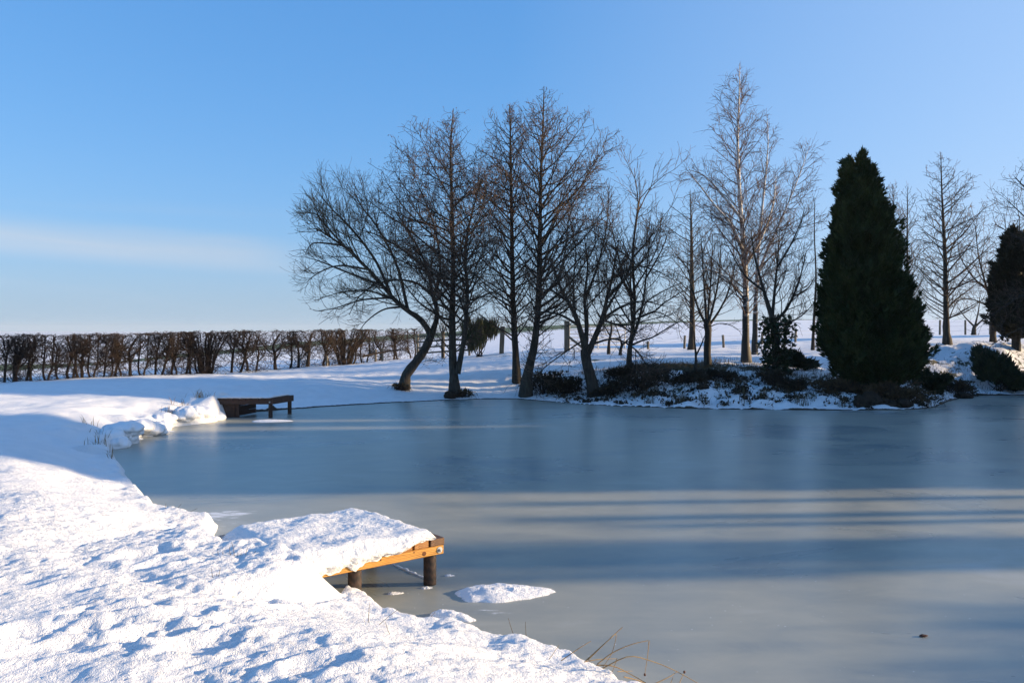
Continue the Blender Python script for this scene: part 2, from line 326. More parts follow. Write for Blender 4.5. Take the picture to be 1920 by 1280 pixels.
# hollows trodden in the foreground snow: photograph position of each, half length, depth
dents = [(ongr(x, y, .56), r, d) for x, y, r, d in [(262,926,.15,.05),(222,938,.13,.04),(268,1022,.17,.07),(292,1040,.13,.05),(480,1085,.13,.05),(256,1135,.14,.045),(205,1170,.15,.045),
         (285,1180,.16,.05),(60,1190,.2,.05),(100,1215,.2,.05),(390,1195,.17,.06),(330,1150,.15,.04),(420,1150,.14,.045),(180,1140,.13,.04),(590,1235,.16,.05),(130,1100,.15,.04),(40,1085,.14,.035),(90,1010,.15,.035),(150,960,.14,.03),(520,1170,.12,.035),(345,1100,.12,.035)]]
def ground_h(x, y, d=None, fine=True):
    x = np.asarray(x, float); y = np.asarray(y, float)
    if d is None: d = sdist(x, y)
    b = base_h(x, y)
    wn = 1-sstep(20, 24, y)                       # the near bank drops in a lip, the far banks slope
    wr = sstep(2, 5, x)*sstep(20, 23, y)
    lip = 0.33*sstep(0, .12, d)+0.67*sstep(.05, 1.7, d)
    slope = 0.10*sstep(0, .12, d)+0.90*sstep(0, 3.0, d)**.9
    slope_r = 0.13*sstep(0, .15, d)+0.87*sstep(0, 2.6, d)**.8
    s = wn*lip+(1-wn)*((1-wr)*slope+wr*slope_r)
    z = b*s
    q = np.hypot(x-(DO+DU*-1.95+DV*.62)[0], y-(DO+DU*-1.95+DV*.62)[1]); z = np.maximum(z, .49*sstep(-.02, .22, d)*(1-sstep(.85, 1.5, q)))
    q = np.hypot((x+7.66)*1.0, (y-21.4)*.8); z = np.maximum(z, .53*sstep(-.05, .3, d)*(1-sstep(.55, 1.3, q)))
    if fine:
        near = 1-sstep(8, 16, np.hypot(x, y)); mid = 1-sstep(25, 60, y); rough = sstep(0, .3, d)
        z = z+rough*mid*(0.045*fbm(x*.55, y*.55, 3, 21)*sstep(0, 2, d)+0.020*fbm(x*2.1, y*2.1, 2, 25))
        # small hummocks, drawn out along the wind
        c, s_ = math.cos(.5), math.sin(.5); xr, yr = x*c+y*s_, -x*s_+y*c
        hum = fbm(xr*3.4, yr*6.0, 4, 31, .6); patch = sstep(-.45, .45, fbm(x*.8, y*.8, 2, 35))
        z = z+rough*(0.5+0.5*near)*mid*0.0085*hum*(0.3+0.9*patch)
        z = z+(.25+.75*near)*mid*rough*(0.0115*fbm(xr*11, yr*18, 3, 41, .65)*(.6+.6*patch)+0.0036*vnoise(x*42, y*46, 43))
        # crumbly lip
        z = z+wn*sstep(-.02, .05, d)*(1-sstep(.15, .8, d))*0.035*fbm(x*3.5, y*3.5, 3, 47)
        for (cx, cy), r, dp in dents:
            q = ((x-cx)*.8+(y-cy)*.6)/(1.5*r), (-(x-cx)*.6+(y-cy)*.8)/(.75*r)
            m = np.sqrt(q[0]**2+q[1]**2)*(1+.25*vnoise(x*9, y*9, 51)); z = z-dp*.55*(1-sstep(.35, 1.1, m))+dp*.3*np.exp(-((m-1.25)/.25)**2)
        # cushions of snow on tussocks along the left shore
        w = (x < -5.6)*(y > 13.5)*(y < 23)*sstep(-.02, .1, d)*(1-sstep(.5, 1.6, d))
        z = z+w*0.17*np.maximum(0, vnoise(x*1.5, y*1.5, 61)+.15)
        # banks of the far side are hummocky
        z = z+wr*sstep(0, .3, d)*(1-sstep(3, 7, d))*0.15*fbm(x*1.3, y*1.9, 4, 71)
    return np.where(d > 0, np.maximum(z, .012), np.maximum(-.5, d*1.6))
def gz(x, y): return float(ground_h(np.array([x]), np.array([y]))[0])
def axis(*seg):
    out = []
    for a, b_, s in seg: out.append(np.linspace(a, b_, max(1, int(round((b_-a)/s))), endpoint=False))
    return np.concatenate(out+[[seg[-1][1]]])
def geo(a, b_, n): return np.geomspace(a, b_, n)
AX = np.concatenate([-geo(2500, 34, 16), axis((-30,-12,.45),(-12,-7,.06),(-7,-4.6,.03),(-4.6,1.3,.020),(1.3,20,.13),(20,40,1.0)), geo(44, 2500, 16)])
AY = np.concatenate([-geo(600, 6, 12), axis((-4,3.6,.4),(3.6,8.6,.020),(8.6,14,.036),(14,32,.10),(32,50,.32),(50,110,1.0)), geo(116, 2500, 16)])
gx, gy = np.meshgrid(AX, AY); fx, fy = gx.ravel(), gy.ravel()
gd = sdist(fx, fy); H = ground_h(fx, fy, gd)
def blob(cx, cy, rx, ry, a=0): 
    c, s = math.cos(a), math.sin(a); u = ((fx-cx)*c+(fy-cy)*s)/rx; v = (-(fx-cx)*s+(fy-cy)*c)/ry
    return np.exp(-(u*u+v*v))
bare = np.zeros(len(fx)); earth = np.zeros(len(fx))
for cx, cy, rx, ry, k in [(5.6,28.2,2.3,1.3,1.0),(8.2,28.0,1.6,.9,.62),(3.6,28.0,1.4,.8,.55),(9.6,27.0,2.2,.9,.55),(7.5,26.6,2.0,.7,.45),(13.6,27.5,1.8,1.6,.5),(15.6,29.5,2.0,1.3,.45),
                          (11.4,25.8,1.7,1.2,1.0),(9.6,25.6,1.6,.9,.5),(4.4,35,2.2,.4,.4),(1.2,35.2,.8,.7,.7),(3.1,31.5,.9,.5,.6),(-.5,34.5,.8,.5,.5),(11.5,36.5,1.6,.6,.5),(8.8,36,1.2,.4,.45),(12.6,43,2.5,.6,.5)]:
    bare = np.maximum(bare, k*blob(cx, cy, rx, ry))
# the field beyond: a green strip along its brow and behind the hedge
px_ = 960+F*fx/np.maximum(fy, 1)
azr = fx/np.maximum(fy, 1); brow = np.exp(-((fy-np.interp(azr, [-.6, -.4, -.2, 0, .2, .45], [48, 54, 60, 70, 81, 80]))/np.interp(azr, [-.6, -.2, 0, .2, .4], [5.5, 6, 11, 9, 4]))**2)*(fy > 40)
bare = np.maximum(bare, brow*np.interp(azr, [-.6, .15, .35, .5], [1.2, 1.05, .75, .45]))
bare = np.maximum(bare, .7*np.exp(-((fy-84-0.05*fx)/4.0)**2)*sstep(6, 12, fx)*(1-sstep(40, 50, fx)))
far = sstep(150, 400, np.hypot(fx, fy)); bare = np.maximum(bare, far*.44)
right = sstep(3, 5, fx)*(fy > 20)*(fy < 31)
bare = np.maximum(bare, right*.41*sstep(.3, 1.2, gd)*(1-sstep(3.5, 5.5, gd))); 
bare = np.maximum(bare, 1.1*(fy > 21)*(fy < 32)*(1-sstep(.03, .12, gd))*(gd > -.2))
earth = np.maximum(np.maximum(blob(11.4, 25.6, 2.2, 1.6), right*.4), 1.0*(fy > 21)*(1-sstep(.05, .2, np.abs(gd))))
nx, ny = len(AX), len(AY)
ii = (np.arange(ny-1)[:, None]*nx+np.arange(nx-1)[None, :]).ravel()
quads = np.c_[ii, ii+1, ii+nx+1, ii+nx]
keep = (gd[quads] > -.45).any(1); quads = quads[keep]
used = np.zeros(len(fx), bool); used[quads.ravel()] = True; remap = np.cumsum(used)-1
ground = mesh('ground', np.c_[fx, fy, H][used], [remap[quads]], GROUND, attrs={'bare': bare[used], 'earth': earth[used], 'pasture': np.clip(sstep(36, 46, fy), 0, 1)[used]})
tag(ground, kind='structure', label='snow covered banks and fields with patches of grass')

# ice sheet: a grid trimmed a little beyond the shoreline
ex, ey = np.meshgrid(np.arange(-9.5, 26, .25), np.arange(1, 31.5, .25)); sh_ = ex.shape; ex, ey = ex.ravel(), ey.ravel(); ed = sdist(ex, ey)
def fro(cx, cy, rx, ry, a): 
    c, s = math.cos(a), math.sin(a); u = ((ex-cx)*c+(ey-cy)*s)/rx; v = (-(ex-cx)*s+(ey-cy)*c)/ry; return np.exp(-(u*u+v*v))
frost = 0.0*ex
p = ongr(425, 965); frost = np.maximum(frost, .95*fro(p[0]-.1, p[1], .55, .22, .15))
p = ongr(1805, 948); frost = np.maximum(frost, .55*fro(p[0], p[1], .5, .12, 0))
p = ongr(905, 1150); frost = np.maximum(frost, .5*fro(p[0], p[1], .5, .2, 0))
frost = np.maximum(frost, .38*np.exp(-((ed+.1)/.25)**2))
m_ = sh_[1]; ii = (np.arange(sh_[0]-1)[:, None]*m_+np.arange(m_-1)[None, :]).ravel()
q = np.c_[ii, ii+1, ii+m_+1, ii+m_]; q = q[(ed[q] < .35).all(1) | (ed[q] < .0).any(1)]
used = np.zeros(len(ex), bool); used[q.ravel()] = True; remap = np.cumsum(used)-1
ice = mesh('ice', np.c_[ex, ey, 0*ex][used], [remap[q]], ICE, attrs={'frost': frost[used]})
tag(ice, kind='structure', label='frozen pond with cloudy blue grey ice')
# ------------------------------------------------------------------ wood growth
def tubes(P, R, S):
    """P (n,k,3), R (n,k) -> verts, quads of n tubes with S sides"""
    n, k, _ = P.shape
    T = np.gradient(P, axis=1); T /= np.linalg.norm(T, axis=2, keepdims=True)+1e-9
    ref = np.where((np.abs(T.mean(1))[:, 2] > .8)[:, None], [1., 0, 0], [0, 0, 1.])[:, None, :]
    B1 = np.cross(T, np.broadcast_to(ref, T.shape)); B1 /= np.linalg.norm(B1, axis=2, keepdims=True)+1e-9
    B2 = np.cross(T, B1); a = np.arange(S)/S*2*np.pi
    V = P[:, :, None, :]+R[:, :, None, None]*(np.cos(a)[None, None, :, None]*B1[:, :, None, :]+np.sin(a)[None, None, :, None]*B2[:, :, None, :])
    b = (np.arange(n)*k*S)[:, None, None]+(np.arange(k-1)*S)[None, :, None]; s = np.arange(S)[None, None, :]; s2 = (s+1) % S
    Q = np.stack([b+s, b+s2, b+S+s2, b+S+s], -1).reshape(-1, 4)
    return V.reshape(-1, 3), Q
def kids(par, n, t0, t1, ang, Lf, K, up, wander, rk, rmin=.004, seed=None, frac=.72, nmin=0, droop=0):
    """children of every polyline in par; n per metre (or a list of counts), Lf(t, parent length, position, direction)"""
    P, R = par; Nn, Mm, _ = P.shape
    ln = np.linalg.norm(np.diff(P, axis=1), axis=2).sum(1)
    cnt = np.maximum(nmin, rng.poisson(n*ln))
    idx = np.repeat(np.arange(Nn), cnt); C = len(idx)
    off = np.arange(C)-np.repeat(np.cumsum(cnt)-cnt, cnt)
    t = t0+(t1-t0)*(off+rng.random(C))/cnt[idx]
    f = t*(Mm-1); i = np.minimum(f.astype(int), Mm-2); w = (f-i)[:, None]
    pos = P[idx, i]*(1-w)+P[idx, i+1]*w; T = P[idx, i+1]-P[idx, i]; T /= np.linalg.norm(T, axis=1, keepdims=True)+1e-9
    r = R[idx, i]*(1-w[:, 0])+R[idx, i+1]*w[:, 0]
    ph = off*2.39996+rng.random(Nn)[idx]*6.283+rng.normal(0, .5, C)
    ref = np.where(np.abs(T[:, 2:3]) > .8, [[1., 0, 0]], [[0, 0, 1.]])
    B1 = np.cross(T, ref); B1 /= np.linalg.norm(B1, axis=1, keepdims=True); B2 = np.cross(T, B1)
    a = np.radians(ang[0]+ang[1]*rng.normal(0, 1, C))[:, None]
    D = np.cos(a)*T+np.sin(a)*(np.cos(ph)[:, None]*B1+np.sin(ph)[:, None]*B2)
    L = Lf(t, ln[idx], pos, D)
    ok = L > .03; pos, D, L, r = pos[ok], D[ok], L[ok], r[ok]; C = len(L)
    out = np.empty((C, K+1, 3)); out[:, 0] = pos; d = D.copy()
    for k in range(K):
        d = d+wander*rng.normal(0, 1, (C, 3)); d[:, 2] += up-droop*k/K; d /= np.linalg.norm(d, axis=1, keepdims=True)
        out[:, k+1] = out[:, k]+d*(L/K)[:, None]
    r0 = np.clip(np.minimum(r*frac, rk*L), rmin, None)
    RR = r0[:, None]*(1-np.linspace(0, 1, K+1)[None, :]*.85); RR = np.maximum(RR, rmin*.75)
    return out, RR
def limb(pts, Y, dY=0.0, r0=.1, r1=.02, m=14, flare=0):
    n = len(pts); W3 = np.array([at(x, y, Y+dY*i/max(1, n-1)) for i, (x, y) in enumerate(pts)])
    W3 = catmull(W3, m); s = np.linspace(0, 1, m); R = r0+(r1-r0)*s**.85
    if flare: R = R*(1+flare*np.exp(-s*m/1.1))
    return W3, R
def resamp(P, R, m):
    if len(P) == m: return P, R
    t = np.linspace(0, 1, len(P)); q = np.linspace(0, 1, m)
    return np.stack([np.interp(q, t, P[:, i]) for i in range(3)], 1), np.interp(q, t, R)
def stack(lst):
    m = max(len(a) for a, _ in lst); lst = [resamp(a, b_, m) for a, b_ in lst]
    return np.stack([a for a, _ in lst]), np.stack([b_ for _, b_ in lst])
def knobbly(P, R, amt, sc):
    """tube with uneven girth for trunks"""
    V, Q = tubes(P, R, 10); k = P.shape[1]
    C = np.repeat(P.reshape(-1, 3), 10, 0); d = V-C
    n = fbm(V[:, 0]*sc+V[:, 1]*sc*.7, V[:, 2]*sc*.6+V[:, 1]*sc, 3, 81)
    return C+d*(1+amt*n)[:, None], Q
def small_lumps(pos, size, k=2):
    """little tetrahedra-like cones at the given points"""
    n = len(pos); s = size*(.7+.6*rng.random((n, 1)))
    D = rng.normal(0, 1, (n, 4, 3))*.25+np.array([[0, 0, 1.3], [.8, 0, -.4], [-.5, .7, -.4], [-.5, -.7, -.4]])
    V = (pos[:, None, :]+D*s[:, None, :]*.6).reshape(-1, 3); b = (np.arange(n)*4)[:, None]
    T = np.concatenate([b+[0, 1, 2], b+[0, 2, 3], b+[0, 3, 1], b+[1, 3, 2]])
    return V, T
def prof_fn(prof, Y, lean=None):
    pr = np.array([[at(960, y, Y)[2], (c-l)*Y/F, (r-c)*Y/F] for y, l, c, r in prof]); pr = pr[np.argsort(pr[:, 0])]
    def Lf(t, pl, pos, D):
        hl = np.hypot(D[:, 0], D[:, 1])+1e-6; dx, dy = D[:, 0]/hl, D[:, 1]/hl
        def e_at(z): 
            l = np.interp(z, pr[:, 0], pr[:, 1]); r = np.interp(z, pr[:, 0], pr[:, 2]); e = np.where(dx > 0, r, l)
            return np.sqrt((e*dx)**2+(.42*(l+r)*dy)**2)
        e = e_at(pos[:, 2]); e = e_at(pos[:, 2]+.5*e)
        return e*1.4*rng.uniform(.70, 1.1, len(e))
    return Lf
def bare_tree(name, label, trunks, prof=None, Y=28, l1=None, levels=(), bark=BARK, twig=TWIG, extra_limbs=(), cones=0, group=None, cat='tree', knob=.16, ivy=None):
    """trunks: list of limb() results drawn as the trunk; l1: first-order branches from the profile; levels: finer orders"""
    base = trunks[0][0][0]
    root = empty(name, (base[0], base[1], base[2]-.08), label, cat, group)
    for j, (P, R) in enumerate(trunks):
        P = P.copy()
        if j == 0: P[0, 2] = gz(P[0, 0], P[0, 1])-.12; P[1, 2] = max(P[1, 2], P[0, 2]+.2)
        V, Q = knobbly(P[None], R[None], knob, 5.0); mesh('trunk' if j == 0 else 'limb', V, [Q], bark, root)
    par = [stack(trunks)]
    br = MB()
    if extra_limbs:
        E = stack(list(extra_limbs)); par.append(E)
        for j in range(len(E[0])): V, Q = knobbly(E[0][j:j+1], E[1][j:j+1], .10, 6.0); mesh('limb', V, [Q], bark, root)
    if l1:
        A = kids(stack(trunks[:l1.get('on', len(trunks))]), l1['n'], l1['t0'], l1.get('t1', .985), l1['ang'], prof_fn(prof, Y), 8, l1.get('up', .06), l1.get('wander', .07), l1.get('rk', .016), .006, frac=l1.get('frac', .5))
        V, Q = tubes(A[0], A[1], 5); br.add(V, [Q]); par = [A]+par[1:]
        if l1.get('also_trunk'): par.append(stack(trunks))
    cur = [p for p in par]
    tw = MB(); tips = []
    for li, lv in enumerate(levels):
        nxt = []
        for p in cur:
            A = kids(p, lv['n'], lv.get('t0', .15), lv.get('t1', 1.0), lv['ang'], lv['L'], lv['K'], lv.get('up', .05), lv.get('wander', .1), lv.get('rk', .014), lv.get('rmin', .0045), droop=lv.get('droop', 0), nmin=lv.get('nmin', 0))
            if not len(A[0]): continue
            V, Q = tubes(A[0], A[1], lv.get('S', 3)); (br if lv.get('thick') else tw).add(V, [Q]); nxt.append(A)
            if li >= len(levels)-2: tips.append(A[0][:, -1])
        cur = nxt
    if br.n: tag(br.build('branches', twig if bark is BIRCHB else bark, root), kind='stuff')
    if tw.n: tag(tw.build('twigs', twig, root), kind='stuff')
    if cones:
        tp = np.concatenate(tips); tp = tp[rng.random(len(tp)) < cones]; V, T = small_lumps(tp+rng.normal(0, .03, tp.shape), .032)
        tag(mesh('cones', V, [T], CONE, root, smooth=False), kind='stuff')
    return root
def ls(a, b_, fall=.55): return lambda t, pl, pos, D: rng.uniform(a, b_, len(t))*(1-fall*t)
def rel(a, b_, fall=.6, lo=.12): return lambda t, pl, pos, D: np.maximum(lo, pl*rng.uniform(a, b_, len(t))*(1-fall*t))
ALDER = [dict(n=4.2, t0=.15, ang=(48, 12), L=rel(.28, .52), K=5, up=.03, wander=.12, rk=.014, S=4, rmin=.008, thick=True),
         dict(n=5.2, t0=.12, ang=(46, 14), L=rel(.32, .62, .5, .18), K=3, up=.04, wander=.16, rk=.014, S=3, rmin=.006),
         dict(n=5.6, t0=.1, ang=(48, 16), L=ls(.13, .36, .3), K=2, up=.03, wander=.2, rk=.014, S=3, rmin=.0052)]
ALDER_FAR = [dict(n=4.4, t0=.15, ang=(48, 12), L=rel(.3, .55), K=4, up=.03, wander=.12, rk=.014, S=3, rmin=.009, thick=True),
             dict(n=5.6, t0=.12, ang=(46, 14), L=rel(.35, .65, .5, .2), K=3, up=.04, wander=.16, rk=.014, S=3, rmin=.007),
             dict(n=3.0, t0=.12, ang=(46, 14), L=ls(.15, .36, .3), K=2, up=.04, wander=.16, rk=.014, S=3, rmin=.006)]
SPREAD = [dict(n=5.0, t0=.18, ang=(44, 15), L=rel(.32, .62, .5), K=6, up=.06, wander=.15, rk=.014, S=4, rmin=.009, thick=True),
          dict(n=5.2, t0=.12, ang=(42, 16), L=rel(.36, .68, .5, .2), K=4, up=.07, wander=.16, rk=.012, S=3, rmin=.007),
          dict(n=7.0, t0=.1, ang=(38, 15), L=ls(.2, .52, .3), K=3, up=.08, wander=.16, rk=.011, S=3, rmin=.0056)]
G_AL = 'bare alders along the far bank'

# ---- alder pair and neighbours on the far bank
bare_tree('alder_tree', 'tall bare alder with two stems rising from one base, just behind the leaning sallow',
    [limb([(853,731),(850,690),(848,600),(850,500),(847,380),(845,280),(850,204)], 27.0, .2, .165, .012, 22, .5),
     limb([(858,700),(872,620),(876,540),(872,470),(885,400),(905,330)], 26.9, -.6, .10, .015, 18)],
    prof=[(200,846,850,854),(238,785,850,885),(300,715,848,908),(360,700,848,928),(430,690,848,935),(520,695,848,932),(600,715,850,920),(660,790,850,890)], Y=27,
    l1=dict(n=10, t0=.2, ang=(62, 9), up=.05, frac=.5), levels=ALDER, cones=.4, group=G_AL)
bare_tree('alder_tree', 'straight bare alder with one plain trunk, rooted beside the tallest alder',
    [limb([(969,706),(966,650),(962,560),(960,450),(958,340),(957,250),(955,196)], 28.5, .2, .14, .012, 22, .4)],
    prof=[(195,950,955,962),(228,908,957,995),(300,878,957,1020),(380,858,958,1030),(460,850,960,1040),(540,860,962,1040),(620,890,964,1025)], Y=28.5,
    l1=dict(n=13, t0=.18, ang=(56, 9), up=.06, frac=.5), levels=ALDER, cones=.4, group=G_AL)
bare_tree('alder_tree', 'tallest bare alder of the far bank group, thick trunk leaning right out of brambles',
    [limb([(985,729),(992,690),(1003,640),(1010,560),(1012,450),(1014,340),(1018,240),(1020,162)], 27.0, .3, .18, .012, 22, .5)],
    prof=[(160,1013,1020,1027),(195,975,1019,1062),(240,945,1018,1112),(300,930,1016,1135),(370,922,1014,1165),(430,920,1013,1180),(500,935,1012,1172),(570,950,1010,1130),(640,985,1005,1045)], Y=27,
    l1=dict(n=11.5, t0=.16, ang=(58, 9), up=.07, frac=.5), levels=ALDER, cones=.4, group=G_AL)
# leaning sallow
Y = 27.5
bare_tree('sallow_tree', 'crooked bare sallow leaning over the bank with broad twiggy crown, left of the alders',
    [limb([(757,724),(763,700),(785,672),(802,645),(808,625)], Y, 0, .17, .13, 10, .35),
     limb([(808,628),(790,600),(765,583),(738,560),(700,515),(655,470),(615,442),(592,428)], Y, -1.0, .115, .016, 16),
     limb([(808,630),(818,600),(818,575),(810,552),(800,500),(770,440),(740,395)], Y, .6, .11, .016, 14)],
    extra_limbs=[limb([(735,558),(705,490),(660,430),(625,395),(605,372)], Y-.4, -.6, .06, .012),
                 limb([(765,583),(745,500),(710,430),(680,390),(665,362)], Y-.2, .9, .06, .012),
                 limb([(715,535),(655,512),(605,492),(575,482)], Y-.6, .3, .05, .010),
                 limb([(690,505),(640,455),(604,414),(588,388)], Y-.7, -.9, .05, .010),
                 limb([(812,555),(826,510),(818,440),(800,385),(785,350)], Y+.3, .8, .06, .012),
                 limb([(808,552),(780,530),(740,525),(700,535),(670,560),(655,590)], Y+.1, -1.1, .05, .010),
                 limb([(755,575),(720,580),(690,600),(670,625)], Y-.2, -.8, .04, .008),
                 limb([(812,570),(840,540),(870,505),(900,490)], Y+.3, -.8, .05, .010), limb([(690,505),(635,498),(595,513),(574,530)], Y-.7, -.5, .04, .008), limb([(735,558),(680,562),(630,577),(598,583)], Y-.5, -.6, .04, .008), limb([(660,470),(615,440),(598,406),(582,400)], Y-.8, .9, .04, .008),
                 limb([(640,460),(595,455),(580,462),(572,478)], Y-.9, .2, .035, .008),
                 limb([(795,500),(750,465),(705,440),(670,430)], Y+.3, 1.2, .05, .010),
                 limb([(740,562),(690,545),(640,548),(600,560)], Y-.4, .8, .04, .008)],
    levels=[dict(n=4.2, t0=.25, ang=(38, 14), L=rel(.28, .5, .5), K=6, up=.08, wander=.13, rk=.013, S=4, rmin=.008, thick=True),
            dict(n=5.4, t0=.12, ang=(36, 14), L=rel(.42, .72, .5, .28), K=4, up=.08, wander=.14, rk=.011, S=3, rmin=.0062),
            dict(n=6.4, t0=.08, ang=(32, 13), L=ls(.28, .65, .3), K=3, up=.07, wander=.13, rk=.010, S=3, rmin=.005)], twig=SALLOW)
# low spreading crab tree
Y = 26.3
bare_tree('crab_apple_tree', 'low wide bare crab tree with dark forked trunk, right of the tallest alder',
    [limb([(1114,740),(1108,710),(1100,680),(1098,655)], Y, 0, .19, .16, 8, .35),
     limb([(1099,662),(1090,625),(1078,590),(1062,560),(1045,525),(1030,480)], Y, -.6, .12, .02, 14),
     limb([(1100,665),(1112,640),(1128,600),(1138,560),(1150,510),(1160,450)], Y, .5, .12, .02, 14),
     limb([(1098,655),(1100,610),(1096,560),(1102,500),(1095,440)], Y, .8, .09, .016, 14)],
    extra_limbs=[limb([(1085,610),(1050,590),(1010,585),(975,600)], Y-.2, -1, .05, .01), limb([(1128,600),(1165,575),(1205,565),(1250,575)], Y+.2, -.8, .055, .01),
                 limb([(1138,560),(1175,520),(1210,480),(1235,430)], Y+.4, .6, .05, .01), limb([(1065,565),(1035,545),(1005,540),(980,520)], Y-.4, .9, .045, .01),
                 limb([(1098,560),(1120,500),(1135,440),(1140,390)], Y+.5, .6, .05, .01), limb([(1048,530),(1060,470),(1065,420),(1075,385)], Y-.5, -.4, .04, .01),
                 limb([(1110,645),(1150,635),(1185,650),(1210,680),(1225,700)], Y, -1.2, .04, .008), limb([(1090,640),(1060,660),(1020,690),(1000,715)], Y, -1.2, .03, .008),
                 limb([(1120,615),(1150,590),(1170,600),(1195,640)], Y, -1.0, .03, .008), limb([(1150,520),(1190,500),(1225,505),(1255,520)], Y+.3, -.5, .04, .01), limb([(1132,590),(1160,540),(1185,490),(1195,430)], Y+.2, -.5, .045, .01), limb([(1078,590),(1075,530),(1080,470),(1070,420)], Y, .9, .045, .01), limb([(1128,600),(1170,610),(1215,600),(1255,590)], Y+.2, .5, .04, .008)],
    levels=SPREAD)
Y = 27.5
bare_tree('rowan_tree', 'slim bare tree with two upright stems and one thin whip standing above its crown',
    [limb([(1180,698),(1180,660),(1186,620),(1190,560),(1186,480),(1195,400),(1200,365),(1198,325)], Y, .4, .10, .008, 20, .3),
     limb([(1183,640),(1198,600),(1208,550),(1215,480),(1222,420)], Y, -.5, .065, .01, 14)],
    extra_limbs=[limb([(1190,560),(1165,500),(1150,440),(1140,400)], Y, .5, .04, .008), limb([(1212,520),(1240,470),(1255,430)], Y, .3, .035, .008), limb([(1188,590),(1220,560),(1255,540),(1280,530)], Y, -.6, .035, .008), limb([(1186,610),(1160,570),(1140,530),(1128,480)], Y, .6, .035, .008), limb([(1200,595),(1232,585),(1262,600),(1280,615)], Y, .5, .03, .008), limb([(1190,540),(1215,500),(1235,455),(1240,400)], Y, .7, .035, .008)],
    levels=[dict(SPREAD[0], n=2.6, t1=.85), SPREAD[1], dict(SPREAD[2], n=3.2)])
bare_tree('alder_tree', 'slender bare alder farther back beside the wire fence, left of the vase shaped tree',
    [limb([(1297,656),(1298,600),(1297,500),(1296,420),(1294,358)], 36, 0, .16, .012, 18, .3)],
    prof=[(356,1290,1294,1298),(390,1262,1296,1325),(450,1242,1297,1345),(530,1232,1297,1362),(590,1240,1297,1352),(625,1270,1297,1330)], Y=36,
    l1=dict(n=11, t0=.18, ang=(62, 9), up=.05), levels=ALDER_FAR, group=G_AL)
Y = 28.5
bare_tree('ornamental_tree', 'small bare tree with short thick stem and vase shaped crown, left of the birch',
    [limb([(1327,687),(1326,660),(1328,625),(1325,606)], Y, 0, .115, .12, 8, .4),
     limb([(1325,610),(1310,580),(1298,540),(1288,490)], Y, -.5, .055, .012), limb([(1325,610),(1322,560),(1318,500),(1315,450)], Y, .4, .055, .012),
     limb([(1327,610),(1338,570),(1348,520),(1352,460)], Y, -.4, .055, .012), limb([(1328,612),(1350,580),(1368,540),(1380,490)], Y, .4, .05, .012), limb([(1326,608),(1330,560),(1334,510),(1336,440)], Y, .9, .05, .012)],
    extra_limbs=[limb([(1331,612),(1352,606),(1375,612),(1388,622)], Y, -.6, .02, .006), limb([(1322,615),(1300,610),(1285,618)], Y, -.5, .02, .006)],
    levels=[dict(n=3.0, t0=.2, ang=(28, 9), L=rel(.4, .65, .5), K=5, up=.08, wander=.07, rk=.012, S=4, rmin=.006, thick=True),
            dict(n=4.2, t0=.12, ang=(32, 10), L=rel(.4, .7, .5, .2), K=4, up=.07, wander=.09, rk=.010, S=3, rmin=.005),
            dict(n=3.0, t0=.12, ang=(32, 12), L=ls(.15, .4, .3), K=2, up=.07, wander=.11, rk=.009, S=3, rmin=.0042)])
bare_tree('sapling', 'small bare sapling with forked stem on the grassy bank, beside the vase shaped tree',
    [limb([(1303,700),(1305,675),(1303,645),(1301,620)], 27, 0, .05, .018, 10, .2), limb([(1304,668),(1313,650),(1322,628)], 26.9, -.2, .035, .012, 10)],
    levels=[dict(n=4, t0=.3, ang=(40, 14), L=ls(.25, .6), K=4, up=.05, wander=.1, rk=.012, S=3, rmin=.006), dict(n=3, t0=.2, ang=(40, 14), L=ls(.15, .3), K=2, up=.05, wander=.1, rk=.012, S=3, rmin=.005)])
# birches
BIRCH = [dict(n=4.0, t0=.12, ang=(36, 10), L=rel(.3, .52), K=6, up=.03, wander=.10, rk=.012, S=4, rmin=.008, thick=True, droop=.06),
         dict(n=5.6, t0=.1, ang=(36, 12), L=rel(.38, .66, .5, .25), K=4, up=.02, wander=.12, rk=.011, S=3, rmin=.006, droop=.12),
         dict(n=7.6, t0=.1, ang=(34, 13), L=ls(.22, .5, .3), K=3, up=-.02, wander=.12, rk=.010, S=3, rmin=.0048, droop=.18)]
bare_tree('birch_tree', 'tallest tree, a white barked bare birch with dark rough foot',
    [limb([(1399,680),(1398,620),(1398,540),(1393,450),(1386,350),(1383,260),(1386,180),(1387,118)], 29, .3, .15, .008, 24, .45)],
    extra_limbs=[limb([(1393,470),(1370,420),(1340,385),(1310,345),(1295,330)], 29, -.6, .06, .01), limb([(1397,500),(1430,440),(1450,380),(1455,330)], 29, .5, .06, .01),
                 limb([(1396,560),(1360,520),(1325,505),(1305,515)], 29, -.5, .05, .01), limb([(1390,410),(1350,360),(1320,330),(1292,318)], 29, .6, .05, .01)],
    prof=[(116,1384,1387,1391),(150,1360,1387,1405),(200,1335,1385,1432),(260,1325,1384,1448),(320,1318,1385,1452),(400,1295,1390,1465),(480,1300,1394,1480),(560,1320,1398,1470),(620,1350,1398,1440)], Y=29,
    l1=dict(n=11, t0=.18, ang=(44, 8), up=.03, frac=.5, rk=.012), levels=BIRCH, bark=BIRCHB, twig=BIRCHT)
